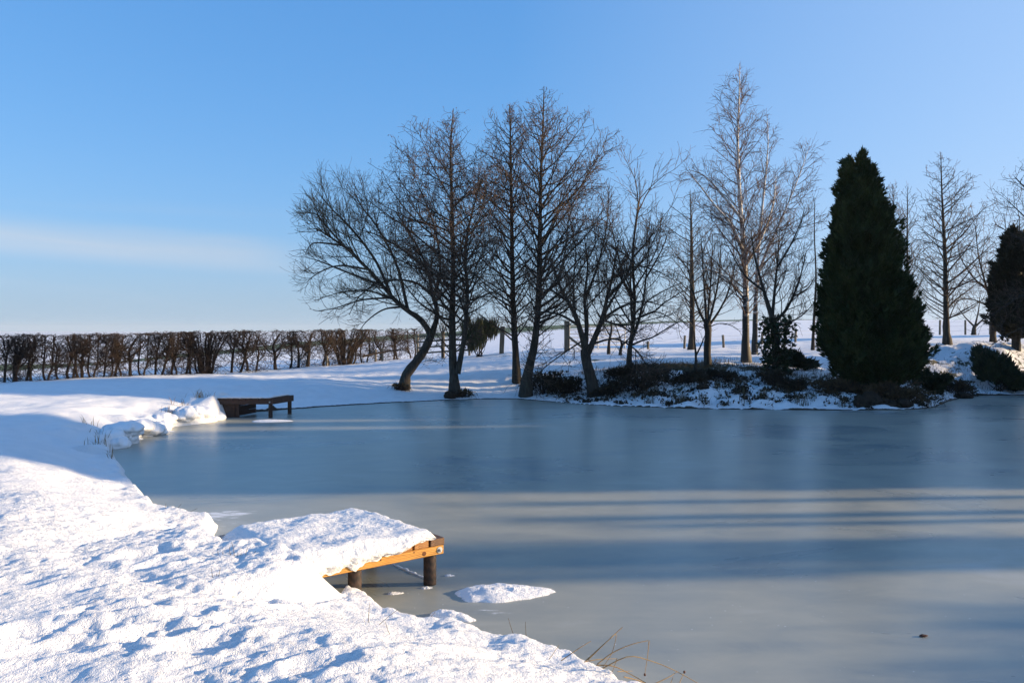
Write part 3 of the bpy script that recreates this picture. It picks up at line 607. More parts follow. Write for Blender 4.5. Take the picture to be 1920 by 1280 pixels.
bare_tree('birch_tree', 'pale bare birch with a long limb reaching right, standing just behind the tallest birch',
    [limb([(1415,664),(1416,600),(1418,540),(1424,440),(1434,340),(1440,270),(1438,215)], 33, 0, .115, .008, 20, .3),
     limb([(1419,520),(1440,465),(1470,400),(1500,325),(1514,284)], 33, -.6, .06, .008, 16)],
    prof=[(212,1434,1438,1443),(260,1415,1438,1462),(330,1400,1434,1480),(420,1395,1428,1500),(500,1395,1422,1515),(580,1395,1418,1500)], Y=33,
    l1=dict(n=6, t0=.28, ang=(42, 8), up=.03, frac=.5, rk=.012), levels=[BIRCH[0], dict(BIRCH[1], n=4.2), dict(BIRCH[2], n=3.4)], bark=BIRCHB, twig=BIRCHT)
Y = 27.5
ivy_tree = bare_tree('thorn_tree', 'dark forked bare tree with ivy round its foot, between the birches and the conifer',
    [limb([(1456,702),(1455,660),(1452,620),(1448,595)], Y, 0, .14, .125, 8, .3), limb([(1449,598),(1438,565),(1428,530),(1415,480),(1408,430)], Y, .4, .09, .014, 14),
     limb([(1450,602),(1468,588),(1485,560),(1500,520),(1512,470)], Y, -.4, .07, .012, 14), limb([(1448,597),(1452,550),(1458,490),(1462,430)], Y, .7, .065, .012, 14)],
    extra_limbs=[limb([(1455,612),(1480,605),(1505,590),(1525,570)], Y, -.6, .04, .008), limb([(1432,545),(1400,520),(1380,490),(1365,460)], Y, -.4, .045, .008), limb([(1458,500),(1482,460),(1500,420),(1510,385)], Y, .5, .04, .008), limb([(1490,555),(1515,540),(1528,520)], Y, -.3, .03, .008)],
    levels=SPREAD)
bare_tree('sapling', 'thin straight bare pole tree close to the left side of the big conifer',
    [limb([(1524,657),(1526,600),(1530,520),(1527,440),(1528,370)], 34, 0, .07, .010, 14, .2)],
    levels=[dict(n=2.2, t0=.3, ang=(45, 12), L=ls(.5, 1.3), K=5, up=.07, wander=.1, rk=.01, S=3, rmin=.006, thick=True), dict(n=3.2, ang=(40, 12), L=ls(.2, .5), K=3, up=.05, wander=.1, rk=.01, S=3, rmin=.005)])
bare_tree('alder_tree', 'bare tree mostly hidden behind the conifer, thin twin tops showing beside it',
    [limb([(1703,640),(1703,560),(1701,460),(1702,350)], 35, 0, .10, .010, 16, .2), limb([(1690,640),(1680,540),(1676,440),(1674,345)], 35.4, .3, .09, .010, 16, .2)],
    prof=[(342,1694,1702,1711),(400,1665,1701,1735),(480,1655,1702,1750),(560,1655,1703,1752),(620,1665,1703,1740)], Y=35,
    l1=dict(n=6.5, t0=.22, ang=(48, 9), up=.08), levels=ALDER_FAR, group=G_AL)
bare_tree('alder_tree', 'straight bare alder with wide sparse crown in the gap between the two conifers',
    [limb([(1776,647),(1774,600),(1773,520),(1770,440),(1766,360),(1764,286)], 33, .2, .15, .010, 20, .4)],
    prof=[(284,1760,1764,1768),(320,1742,1765,1795),(390,1728,1767,1835),(470,1712,1770,1852),(550,1705,1772,1858),(610,1720,1774,1835)], Y=33,
    l1=dict(n=11, t0=.18, ang=(62, 9), up=.05), levels=ALDER_FAR, cones=.15, group=G_AL)
bare_tree('sapling', 'little low bare fruit tree by the far wire fence',
    [limb([(1826,628),(1826,618),(1828,610)], 46, 0, .12, .10, 8, .2), limb([(1827,612),(1810,595),(1795,575)], 46, 0, .06, .012), limb([(1828,612),(1835,580),(1838,545)], 46, .4, .06, .012), limb([(1828,613),(1850,590),(1862,560)], 46, -.4, .06, .012)],
    levels=[dict(n=2.6, t0=.2, ang=(45, 12), L=rel(.35, .6), K=5, up=.06, wander=.1, rk=.012, S=3, rmin=.008, thick=True), dict(n=3, ang=(42, 12), L=ls(.3, .7), K=3, up=.05, wander=.1, rk=.01, S=3, rmin=.007)])
bare_tree('thorn_tree', 'wide low bare tree whose thin branches veil the brownish conifer', [limb([(1862,646),(1862,615),(1866,590)], 34, 0, .13, .10, 8, .3), limb([(1866,592),(1850,540),(1835,480),(1828,420)], 34, .4, .06, .01, 14), limb([(1866,592),(1885,540),(1890,470),(1882,400)], 34, -.4, .06, .01, 14), limb([(1864,600),(1895,570),(1925,520),(1940,450)], 34, .2, .055, .01, 14)],
    extra_limbs=[limb([(1860,580),(1835,565),(1805,560),(1785,575)], 34, -.4, .04, .008), limb([(1850,540),(1825,520),(1800,480),(1795,440)], 34.1, .5, .04, .008), limb([(1886,520),(1905,470),(1912,420),(1905,380)], 34, .4, .04, .008)], levels=[dict(SPREAD[0], n=3.6), dict(SPREAD[1], n=4.4), dict(SPREAD[2], n=4)])
bare_tree('alder_tree', 'bare tree beyond the picture edge whose dark branch tips reach in above the small conifer',
    [limb([(2030,690),(2025,560),(2018,420),(2010,300)], 28, 0, .2, .02, 16, .3)],
    extra_limbs=[limb([(2022,520),(1970,455),(1925,410),(1888,375)], 28, -.6, .06, .008), limb([(2018,450),(1960,390),(1920,350),(1902,332)], 28, .3, .06, .008), limb([(2024,560),(1960,545),(1905,560),(1850,600)], 28, -1, .05, .008),
                 limb([(2024,590),(1960,600),(1900,622),(1860,645)], 27.5, -1, .045, .008), limb([(2022,500),(1950,470),(1900,440),(1865,420)], 28, .6, .05, .008)],
    prof=[(290,2005,2010,2015),(400,1940,2015,2100),(520,1920,2020,2120),(620,1960,2025,2100)], Y=28,
    l1=dict(n=2.5, t0=.3, ang=(60, 9), up=.05), levels=[dict(ALDER[0], n=3), ALDER[1], dict(ALDER[2], n=3)], cones=.3, group=G_AL)
# ------------------------------------------------------------------ conifers
def sprays(pos, D, L, W_):
    """feathery flattened sprays: a kinked blade with two side leaflets, 5 triangles each"""
    n = len(pos); D = D/np.linalg.norm(D, axis=1, keepdims=True); r = rng.normal(0, 1, (n, 3))
    S = np.cross(D, r); S /= np.linalg.norm(S, axis=1, keepdims=True)+1e-9; U = np.cross(S, D)
    L = L[:, None]; w = W_*(.7+.6*rng.random((n, 1)))
    V = np.stack([pos-S*w*.25, pos+S*w*.25, pos+D*L*.45+S*w*.5+U*w*.25, pos+D*L*.45-S*w*.5-U*w*.1, pos+D*L+U*w*.5, pos+D*L*.72+S*w*1.15, pos+D*L*.66-S*w*1.15+U*w*.3], 1).reshape(-1, 3)
    b = (np.arange(n)*7)[:, None]
    return V, np.concatenate([b+[0, 1, 2], b+[0, 2, 3], b+[3, 2, 4], b+[1, 2, 5], b+[0, 3, 6]])
def conifer(name, label, base, prof, plumes, per, mat, pl=(.45, .9), core=.74, up=.9, trunk_to=None, cat='conifer', group=None, spray=.22, lean=0.0, trunk_r=.16):
    """prof: (height, half width left, half width right)"""
    base = np.array(base, float); root = empty(name, base, label, cat, group)
    pr = np.array(prof, float); z0, z1 = pr[0, 0], pr[-1, 0]
    def rad(z, a): 
        l = np.interp(z, pr[:, 0], pr[:, 1]); r = np.interp(z, pr[:, 0], pr[:, 2])
        e = .5*(l+r); return e*(1+.10*vnoise(a*1.9, z*.55, 7)+.06*vnoise(a*4.5, z*1.3, 8))
    cx = lambda z: np.interp(z, pr[:, 0], .5*(pr[:, 2]-pr[:, 1]))
    mb = MB()
    # dense inner mass of foliage
    na, nz = 40, 46; A, Z = np.meshgrid(np.linspace(0, 2*np.pi, na, endpoint=False), np.linspace(z0+.04*(z1-z0), z1-.05*(z1-z0), nz))
    R = rad(Z, np.mod(A, 2*np.pi))*core*(1+.10*vnoise(A*3.2, Z*3.1, 9)+.06*rng.normal(0, 1, A.shape)); R[0] *= .3; R[-1] *= .3
    V = np.stack([base[0]+R*np.cos(A)+cx(Z), base[1]+R*np.sin(A), base[2]+Z], -1).reshape(-1, 3)
    i = (np.arange(nz-1)[:, None]*na+np.arange(na)[None, :]); j = (np.arange(nz-1)[:, None]*na+(np.arange(na)+1)[None, :] % na)
    mb.add(V, [np.stack([i, j, j+na, i+na], -1).reshape(-1, 4)])
    # plumes
    zz = np.linspace(z0, z1, 200); wgt = np.interp(zz, pr[:, 0], pr[:, 1]+pr[:, 2])+.12; cdf = np.cumsum(wgt)/wgt.sum()
    hz = np.interp(rng.random(plumes), cdf, zz); ha = rng.random(plumes)*2*np.pi
    hr = rad(hz, ha)*rng.uniform(.70, 1.03, plumes)
    out = np.c_[np.cos(ha), np.sin(ha), np.zeros(plumes)]
    o = base+out*hr[:, None]+np.c_[cx(hz), np.zeros(plumes), hz]
    d = out*rng.uniform(.25, .75, (plumes, 1))+np.array([0, 0, up])+rng.normal(0, .16, (plumes, 3)); d /= np.linalg.norm(d, axis=1, keepdims=True)
    pln = rng.uniform(*pl, plumes)*np.clip(.45+hr/np.max(hr), .4, 1)
    o = o-d*(pln*.45)[:, None]
    s = rng.random((plumes, per))**.8; rr = (.16*pln[:, None]*np.sin(np.pi*np.clip(s*.9+.08, 0, 1)))*np.sqrt(rng.random((plumes, per)))
    q = rng.normal(0, 1, (plumes, per, 3)); q -= (q*d[:, None]).sum(2, keepdims=True)*d[:, None]; q /= np.linalg.norm(q, axis=2, keepdims=True)
    P = (o[:, None]+d[:, None]*(s*pln[:, None])[..., None]+q*rr[..., None]).reshape(-1, 3)
    D = (d[:, None]+q*.55+rng.normal(0, .15, q.shape)).reshape(-1, 3)
    V, T = sprays(P, D, spray*rng.uniform(.6, 1.25, len(P)), spray*.26); mb.add(V, [T])
    tag(mb.build('crown', mat, root, smooth=False), kind='stuff')
    tr = np.array([[base+(0, 0, -.15), base+(0, 0, .3*(z1)), base+(lean*z1*.8, 0, z1*.8)]]); V, Q = knobbly(catmull(tr[0], 12)[None], np.linspace(trunk_r, .03, 12)[None], .12, 5)
    mesh('trunk', V, [Q], BARK, root)
    return root
Yc = 25.2; k = Yc/F; bz = gz(*at(1634, 735, Yc)[:2])
cz = lambda py: EYE+(HZ-py)*k-bz
CP = [(cz(y), (1628-l)*k*.90, (r-1628)*k*.90) for y, l, r in [(738,1612,1650),(722,1596,1684),(700,1566,1714),(670,1544,1728),(640,1536,1728),(600,1537,1721),(560,1538,1709),(520,1545,1697),(460,1556,1679),(420,1563,1664),(380,1570,1650),(350,1577,1640),(325,1583,1628),(305,1588,1618),(292,1594,1608)]]
big = conifer('conifer_tree', 'big dense dark green conifer, cone shaped down to the ground on the right bank', (at(1628, 735, Yc)[0], Yc, bz), CP, 1200, 40, CONIFER, spray=.19, pl=(.35, .8))
Yr = 31; k = Yr/F; bx, by = at(1905, 652, Yr)[:2]; bz = gz(bx, by); cz = lambda py: EYE+(HZ-py)*k-bz
conifer('conifer_tree', 'brownish conifer with a short bare stem at the far right, behind the low juniper', (bx, by, bz),
    [(cz(y), (1905-l)*k*.88, (r-1905)*k*.88) for y, l, r in [(628,1880,1935),(612,1862,1958),(590,1864,1960),(560,1868,1956),(520,1872,1946),(490,1878,1932),(465,1886,1922),(445,1896,1912),(432,1903,1907)]], 380, 40, BROWNCON, spray=.24, trunk_r=.17, lean=.02)
# sun-side shelter belt: conifers that stand outside the picture and throw the long shadows
def belt(x, y, h, wd, rz, lab='tall dark conifer of the shelter belt on the sunny bank beyond the picture'):
    o = copy_tree(big); o['label'] = lab; o['group'] = 'shelter belt conifers beyond the picture'
    o.location = (x, y, gz(x, y)-.05); o.scale = (wd/1.75, wd/1.75, h/7.3); o.rotation_euler.z = rz
    return o
BELT = [(28, 24.4, 10.0, 2.2), (30, 26.4, 11.0, 2.4), (31, 28.4, 10.6, 2.0), (33, 27.4, 11.0, 2.2),
        (22, 14.15, 9.1, 1.7), (23, 15.5, 10.0, 1.8), (22.5, 16.8, 9.8, 1.7), (24, 18.2, 8.1, 1.3), (25, 20.0, 6.6, 1.4), (25.5, 21.7, 6.5, 1.3), (26, 23.0, 6.9, 1.2),
        (36, 42.5, 8.6, 1.6), (37, 44.0, 7.4, 1.3)]
for i, (x, y, h, wd) in enumerate(BELT): belt(x, y, h, wd, i*1.7)

# ------------------------------------------------------------------ junipers, broom, brambles and bank plants
def bush(name, label, c, rx, ry, h, n, mat, spray=.2, cat='shrub', group=None, flat=.6, width=.26, up=.5, part='foliage', stems=14, lumps=7, wood=HEDGEW, canes=0):
    c = np.array([c[0], c[1], gz(c[0], c[1])]); root = empty(name, c, label, cat, group)
    ce = c+np.c_[np.clip(rng.normal(0, .45, lumps), -.7, .7)*rx, np.clip(rng.normal(0, .45, lumps), -.7, .7)*ry, rng.uniform(.25, .75, lumps)*h]
    w = rng.integers(0, lumps, n); q = rng.normal(0, 1, (n, 3)); q /= np.linalg.norm(q, axis=1, keepdims=True); q *= rng.random((n, 1))**.4*rng.uniform(.5, 1.25, lumps)[w][:, None]
    P = ce[w]+q*np.array([rx*.42, ry*.42, h*.3]); P[:, 2] += ground_h(P[:, 0], P[:, 1], fine=False)-c[2]; P[:, 2] = np.maximum(P[:, 2], ground_h(P[:, 0], P[:, 1], fine=False)+.0)
    D = (P-c)*np.array([1, 1, flat])+np.array([0, 0, up*h])+rng.normal(0, .25*h, P.shape)
    V, T = sprays(P, D, spray*rng.uniform(.5, 1.3, n), spray*width); tag(mesh(part, V, [T], mat, root, smooth=False), kind='stuff')
    if canes:
        a_ = rng.random(canes)*6.283; l_ = rng.uniform(.5, 1.25, canes); hh = h*rng.uniform(.4, 1.15, canes); s_ = np.linspace(0, 1, 8)[None, :]
        o_ = c[:2]+rng.normal(0, .3, (canes, 2))*[rx, ry]
        xx = o_[:, :1]+np.cos(a_)[:, None]*rx*l_[:, None]*s_; yy = o_[:, 1:]+np.sin(a_)[:, None]*ry*l_[:, None]*s_
        zz = ground_h(xx.ravel(), yy.ravel(), fine=False).reshape(xx.shape)+hh[:, None]*4*(s_*(1.02-s_))*.8+.02*rng.normal(0, 1, xx.shape)
        V, Q = tubes(np.stack([xx, yy, zz], -1), np.broadcast_to(np.linspace(.008, .004, 8), (canes, 8)).copy(), 3); tag(mesh('canes', V, [Q], wood, root), kind='stuff')
    e = ce[rng.integers(0, lumps, stems)]+rng.normal(0, .2, (stems, 3))*[rx, ry, h*.5]; s = c+rng.normal(0, .12, (stems, 3))*[rx, ry, 0]; s[:, 2] = c[2]-.03
    mid = (s+e)/2+rng.normal(0, .1*h, (stems, 3)); Pl = np.stack([catmull(np.array(a), 6) for a in zip(s, mid, e)])
    V, Q = tubes(Pl, np.broadcast_to(np.linspace(.018, .005, 6), (stems, 6)).copy(), 4); tag(mesh('stems', V, [Q], wood, root), kind='stuff')
    return root
def X(px, Y): return (px-960)/F*Y
bush('juniper_bush', 'bushy dark juniper at the waterline under the brownish conifer', (X(1872, 28.6), 28.6), .85, .6, 1.2, 2800, JUNIPER, .27, up=.5, lumps=10)
bush('juniper_bush', 'ragged low juniper with drooping dark shoots overhanging the ice by the bushy juniper', (X(1895, 28.9), 29.0), .75, .5, .75, 1500, JUNIPER, .24, up=.1, flat=.3)
bush('juniper_bush', 'flat dark juniper spray sticking out from the right foot of the big conifer', (X(1745, 26.6), 26.6), .5, .5, .8, 900, JUNIPER, .24, up=.2)
bush('juniper_bush', 'low spreading juniper running from the ivy clad tree towards the big conifer', (X(1497, 28.2), 28.2), .85, .5, .62, 1500, JUNIPER, .22, up=.25)
bush('broom_bush', 'rounded upright dark broom bush beside the wooden gate post', (X(900, 35.5), 35.5), .75, .6, 1.45, 2600, BROOM, .42, width=.05, up=1.4, flat=1.0, lumps=9)
for lab, px, Y, rx, ry, h, n, mt in [
    ('low twiggy tangle at the foot of the two stemmed alder', 868, 26.9, .3, .25, .2, 260, BRACKEN), ('few dead shoots round the foot of the leaning sallow', 750, 27.3, .28, .2, .18, 160, BRACKEN), ('dark litter under the crab tree at the bank edge', 1128, 26.2, .35, .25, .2, 380, BRAMBLE),
    ('wide bramble bank between crab tree and slim tree, highest in the row', 1175, 26.9, .8, .35, .4, 1300, BRAMBLE), ('dark bramble patch on the bank crest below the grass, left of the birch', 1330, 26.3, .5, .3, .25, 600, BRAMBLE),
    ('dark bramble tangle round the foot of the tallest alder', 1022, 27.3, .75, .55, .62, 1600, BRAMBLE), ('low bramble patch between the tallest alder and the crab tree', 1062, 27.0, .5, .4, .42, 900, BRAMBLE),
    ('bramble clump spilling down the bank below the slim two stemmed tree', 1205, 25.8, .85, .6, .55, 1700, BRAMBLE), ('dark bramble mound beside the roots of the crab tree', 1150, 26.0, .42, .4, .35, 700, BRAMBLE),
    ('bramble mound on the bank edge left of the grassy patch', 1290, 25.5, .62, .45, .36, 1000, BRAMBLE), ('small bramble tuft in the snow below the vase shaped tree', 1365, 25.9, .3, .3, .26, 400, BRAMBLE),
    ('bramble clump on the snowy bank below the ivy clad tree', 1450, 25.4, .42, .4, .42, 800, BRAMBLE), ('dark seedling bush in the snow between ivy clad tree and conifer', 1487, 24.9, .36, .3, .32, 600, BRAMBLE),
    ('brown bracken heap at the left foot of the big conifer', 1580, 24.7, .8, .5, .42, 1500, BRACKEN), ('brown bracken heap drooping over the stony edge below the big conifer', 1680, 24.0, .85, .45, .55, 2000, BRACKEN),
    ('thin bramble sprig on the snow right of the big conifer', 1765, 27.4, .45, .4, .4, 500, BRAMBLE), ('dead bracken patch between the big conifer and the juniper', 1800, 28.0, .6, .4, .34, 700, BRACKEN)]:
    bush('bramble_bush' if mt is BRAMBLE else 'bracken_clump', lab, (X(px, Y), Y), rx*1.1, ry*1.0, h*1.15, int(n*.5), mt, .11, width=.40, up=.35, lumps=22, canes=64)
# ivy on the forked tree
n = 900; a = rng.random(n)*6.283; zz = rng.random(n)**1.2*1.9; rr = .18+rng.random(n)*.45*np.exp(-zz*.25)*rng.random(n)
c0 = np.array(ivy_tree.location); P = c0+np.c_[np.cos(a)*rr*1.25+.0, np.sin(a)*rr, zz+.1]
D = np.c_[np.cos(a), np.sin(a), rng.normal(0, .5, n)]; V, T = sprays(P, D, .13*rng.uniform(.6, 1.2, n), .085); tag(mesh('ivy', V, [T], IVY, ivy_tree, smooth=False), kind='stuff')

# grass blades and dead stalks on the banks, nobody could count them
def blades(P, h, lean, w, seed=0):
    n = len(P); a = rng.random(n)*6.283; d = np.c_[np.cos(a), np.sin(a)]*(lean*h*rng.random(n))[:, None]; s = np.c_[-np.sin(a), np.cos(a)]*w
    V = np.stack([np.c_[P[:, :2]-s, P[:, 2]-.02], np.c_[P[:, :2]+s, P[:, 2]-.02], np.c_[P[:, :2]+d*.35+s*.7, P[:, 2]+h*.6], np.c_[P[:, :2]+d*.35-s*.7, P[:, 2]+h*.6], np.c_[P[:, :2]+d, P[:, 2]+h]], 1).reshape(-1, 3)
    b = (np.arange(n)*5)[:, None]; return V, [b+[0, 1, 2, 3], b+[3, 2, 4]]
def scatter(cx, cy, rx, ry, n):
    p = np.c_[cx+rng.normal(0, .5, n)*rx, cy+rng.normal(0, .5, n)*ry]; d = sdist(p[:, 0], p[:, 1]); p = p[d > .05]; d = d[d > .05]
    return np.c_[p, ground_h(p[:, 0], p[:, 1], d)]
Pg = np.concatenate([scatter(5.6, 28.2, 2.6, 1.2, 2600), scatter(8.4, 27.8, 2.0, 1.0, 1100), scatter(3.6, 28, 1.6, .8, 500), scatter(9.6, 26.8, 2.4, 1.0, 900), scatter(14, 27.6, 2.4, 1.6, 1100), scatter(16, 29.5, 2, 1, 500), scatter(7.5, 26.3, 2.6, 1, 600)])
V, Fc = blades(Pg, rng.uniform(.05, .16, len(Pg)), .9, .006); tag(mesh('bank_grass', V, Fc, DEADGRASS, smooth=False), 'short dull grass showing through the snow on the far bank', 'grass', kind='stuff')
tus = []
for _ in range(60):
    x = rng.uniform(3.2, 12.5); y = np.interp(x, [3.2, 5.8, 9.5, 12.5], [24.2, 23.6, 23.4, 23.8])+rng.uniform(.0, 1.9); m = int(rng.integers(8, 34))
    tus.append(scatter(x, y, .16, .14, m))
Pg = np.concatenate(tus); V, Fc = blades(Pg, rng.uniform(.08, .34, len(Pg)), .8, .007); tag(mesh('dead_stalks', V, Fc, DEADGRASS, smooth=False), 'dead brown stalks poking from the snowy far bank above the ice', 'grass', kind='stuff')
tus = []
for px, py, m in [(216,826,16),(238,820,14),(262,806,12),(200,808,12),(185,800,10),(228,790,12),(300,772,22),(318,762,24),(335,757,20),(362,744,20),(378,752,40),(384,764,26),(345,775,20),(336,780,18),(180,815,10),(170,790,8),(270,795,10)]:
    p = ongr(px, py, .42); tus.append(scatter(p[0], p[1], .22, .22, m))
Pg = np.concatenate(tus); V, Fc = blades(Pg, rng.uniform(.08, .26, len(Pg)), 1.4, .006); tag(mesh('shore_sedge', V, Fc, STRAW, smooth=False), 'straw coloured sedge poking through the snow on the left shore', 'grass', kind='stuff')

# litter of dead leaves and sprigs on the bank, as small dark clumps
P_, D_ = [], []
for _ in range(150):
    x = rng.uniform(1.5, 13.5); y = np.interp(x, [1.5, 3.2, 5.8, 9.5, 12.5, 13.5], [25.0, 24.3, 23.8, 23.2, 23.6, 25.6])+rng.uniform(-.3, 3.0)**1.0; m = int(rng.integers(8, 46)); r_ = rng.uniform(.04, .20)
    q = np.c_[x+rng.normal(0, 1, m)*r_*1.5, y+rng.normal(0, 1, m)*r_]; d_ = sdist(q[:, 0], q[:, 1]); q = q[d_ > .06]; d_ = d_[d_ > .06]
    P_.append(np.c_[q, ground_h(q[:, 0], q[:, 1], d_)+rng.random(len(q))*r_*.7]); D_.append(rng.normal(0, 1, (len(q), 3))+[0, 0, .5])
P_ = np.concatenate(P_); D_ = np.concatenate(D_); V, T = sprays(P_, D_, .10*rng.uniform(.5, 1.4, len(P_)), .045)
tag(mesh('bank_litter', V, [T], BRAMBLE, smooth=False), 'dead leaves and sprigs scattered in dark clumps over the far snowy bank', 'leaf litter', kind='stuff')

# stump, stones, earth faces
def lump(name, label, c, r, mat, cat=None, kind=None, rough=.25, group=None, sub=16, parent=None):
    c = np.array(c, float); A, B = np.meshgrid(np.linspace(0, 2*np.pi, sub*2, endpoint=False), np.linspace(-np.pi/2, np.pi/2, sub+1))
    n = np.stack([np.cos(B)*np.cos(A), np.cos(B)*np.sin(A), np.sin(B)], -1).reshape(-1, 3); q = n*2.2+c*1.7
    k = 1+rough*fbm(q[:, 0]+q[:, 2]*.6, q[:, 1]-q[:, 2]*.8, 3, 91); V = c+n*np.array(r)*k[:, None]
    m = sub*2; i = (np.arange(sub)[:, None]*m+np.arange(m)[None, :]); j = (np.arange(sub)[:, None]*m+(np.arange(m)+1)[None, :] % m)
    o = mesh(name, V, [np.stack([i, j, j+m, i+m], -1).reshape(-1, 4)], mat, parent, origin=None if parent is not None else (c[0], c[1], c[2]))
    return tag(o, label, cat, group, kind)
lump('tree_stump', 'dark rounded stump at the ice edge below the two stemmed alder', (X(843, 26.3), 26.5, .12), (.2, .18, .16), EARTH, 'stump')
ST = [(1628, 23.45, .40, .22, .30), (1664, 23.4, .26, .2, .2), (1694, 23.5, .26, .2, .16), (1393, 24.1, .13, .12, .09), (1318, 24.9, .17, .12, .10), (1805, 27.0, .28, .2, .14)]
SL = ['largest dark boulder at the ice edge under the big conifer', 'dark stone at the ice edge, middle one under the drooping bracken', 'low dark stone at the right end of the stony edge under the conifer', 'lone dark clod above the ice below the birch',
      'earthy clod on the lower bank below the vase shaped tree', 'rounded stone in the snow by the inlet right of the conifer']
for (px, Y, a, b2, c2), lb in zip(ST, SL):
    x = X(px, Y); lump('rock', lb, (x, Y, max(.04, gz(x, Y))), (a, b2, c2), EARTH, 'rock', rough=.4)
# ------------------------------------------------------------------ clipped hedge
def hedge_mesh(kind, seed):
    """one hawthorn, 1.65 m tall and clipped flat; returns limbs, wood and twig arrays"""
    h = 1.65; L = []; U = rng.uniform
    def st(p0, p1, p2, r0, r1): L.append((catmull(np.array([p0, np.array(p0)*.6+np.array(p1)*.4+rng.normal(0, .035, 3), p1, np.array(p1)*.5+np.array(p2)*.5+rng.normal(0, .05, 3), p2], float), 14), np.linspace(r0, r1, 14)))
    n = {'single': 1, 'fork': 2, 'lean': 2, 'multi': 22}[kind]
    for i in range(n):
        if kind == 'multi':
            a = U(0, 6.28); f = U()**.6; x0, y0, x1, y1 = .2*f*math.cos(a), .1*f*math.sin(a), 1.0*f*math.cos(a), .33*f*math.sin(a); st((x0, y0, -.1), (x0*2.2, y1*.6, .7), (x1, y1, h-U(.03, .14)), .05, .022); continue
        x0 = (i-(n-1)/2)*U(.10, .30)+U(-.06, .06); y0 = U(-.12, .12); xm = x0+U(-.16, .16); xt = xm+U(-.22, .22); r0 = U(.045, .075)*(1.25 if n == 1 else .9)
        zf = U(.45, .95); st((x0, y0, -.1), (xm, y0*.5, zf), (xt, U(-.15, .15), h-U(.05, .2)), r0, r0*.55)
        for k in range(int(rng.integers(2, 5)) if n < 3 else int(rng.integers(1, 3))):
            z = U(.3, 1.15); w = min(1, max(0, (z+.1)/(zf+.1))); xb = x0+(xm-x0)*w if z < zf else xm+(xt-xm)*(z-zf)/(h-zf); sg = U(-.6, .6)
            st((xb, y0*.6, z), (xb+sg*.5, U(-.2, .2), z+U(.15, .4)), (xb+sg, U(-.28, .28), min(h-U(.05, .2), z+U(.45, 1.0))), r0*.55, r0*.25)
    L = [(p_, r_*.72) for p_, r_ in L]; E = stack(L); A1 = kids(E, 9 if kind != 'multi' else 5, .55, 1, (55, 20), lambda t, pl, p, D: rng.uniform(.12, .42, len(t)), 4, .05, .17, .02, .006)
    A0 = kids(E, 8.0 if kind != 'multi' else 3, .06, .65, (72, 22), lambda t, pl, p, D: rng.uniform(.25, .85, len(t)), 6, .02, .26, .014, .006)
    tw = []
    for A, n in ((A1, 9), (A0, 6)): 
        B = kids(A, n, .1, 1, (50, 18), lambda t, pl, p, D: rng.uniform(.12, .38, len(t)), 3, .03, .2, .018, .0065); tw += [B]
        tw.append(kids(B, 7, .1, 1, (48, 18), lambda t, pl, p, D: rng.uniform(.08, .2, len(t)), 2, .03, .2, .02, .006))
    # clipping: nothing above the hedge top, nothing far out of its face
    top = h+.0
    def clip(P): 
        P = P.copy(); tl = top-.05+.11*vnoise(P[..., 0]*4.5+seed*3+len(kind), P[..., 1]*2, 77); P[..., 2] = np.where(P[..., 2] > tl, tl+.07*(rng.random(P.shape[:2])-.5), P[..., 2]); P[..., 1] = np.clip(P[..., 1], -.42, .42); P[..., 2] = np.maximum(P[..., 2], -.1+.13*rng.random(P.shape[:2])); return P
    # knuckles under the cut
    w, tg = MB(), MB()
    for P, R in [E]: V, Q = tubes(P, R*(1+.25*rng.random(R.shape)), 6); w.add(V, [Q])
    for A in (A1, A0): V, Q = tubes(clip(A[0]), A[1], 3); w.add(V, [Q])
    for B in tw: V, Q = tubes(clip(B[0]), B[1], 3); tg.add(V, [Q])
    return w, tg
protos = {}
def proto(kind, j):
    if (kind, j) in protos: return protos[(kind, j)], True
    w, tg = hedge_mesh(kind, j); r = bpy.data.objects.new('hedge_plant', None); COL.objects.link(r); r['category'] = 'hedge plant'
    tag(w.build('stems', HEDGEW, r), kind='stuff'); tag(tg.build('twigs', HEDGET, r), kind='stuff'); protos[(kind, j)] = r; return r, False
spots = [(-38,'single',0),(-8,'fork',0),(14,'lean',0),(32,'single',1),(60,'lean',1),(88,'fork',1),(117,'fork',0),(140,'lean',0),(162,'single',0),(178,'fork',1),(200,'lean',1),(222,'fork',0),(240,'single',1),(270,'fork',1),(296,'lean',0),(325,'fork',0),(352,'lean',1),
         (385,'multi',0),(440,'lean',0),(470,'fork',1),(515,'single',1),(548,'lean',1),(578,'single',0),(612,'fork',0),(648,'multi',1),(684,'fork',1),(712,'single',1),(742,'lean',0),(772,'fork',0)]
hx = [-60, 0,200,380,515,650,790]; hY = [27.6, 28,29.5,31,34,38,44]
ORD = 'first second third fourth fifth sixth seventh eighth ninth tenth eleventh twelfth thirteenth fourteenth fifteenth sixteenth seventeenth'.split()
KD = {'single': 'single stemmed', 'fork': 'forked', 'lean': 'slanting twin stemmed', 'multi': 'bushy many stemmed'}
SPEC = {385: 'wide fan of many thin stems, the bushiest plant of the clipped hedge', 515: 'hedge plant with one stout trunk and broad flat top, standing clear of the snow', 578: 'lit brown hedge plant with thick knotty trunk, right of the stoutest trunk',
        648: 'brown many stemmed hedge plant lit by the sun, left of the leaning sallow', 440: 'thin twiggy hedge plant touching the right side of the bushy fan', 470: 'twiggy forked hedge plant just left of the stout flat topped trunk', 548: 'twiggy hedge plant between the stout trunk and the knotty trunk',
        612: 'forked hedge plant between the knotty trunk and the sunlit many stemmed plant', 684: 'forked hedge plant right of the sunlit many stemmed plant', 712: 'hedge plant with straight stem partly behind the sallow twigs', 742: 'slanting hedge plant seen under the crown of the sallow', 772: 'last hedge plant, behind the crooked trunk of the sallow'}
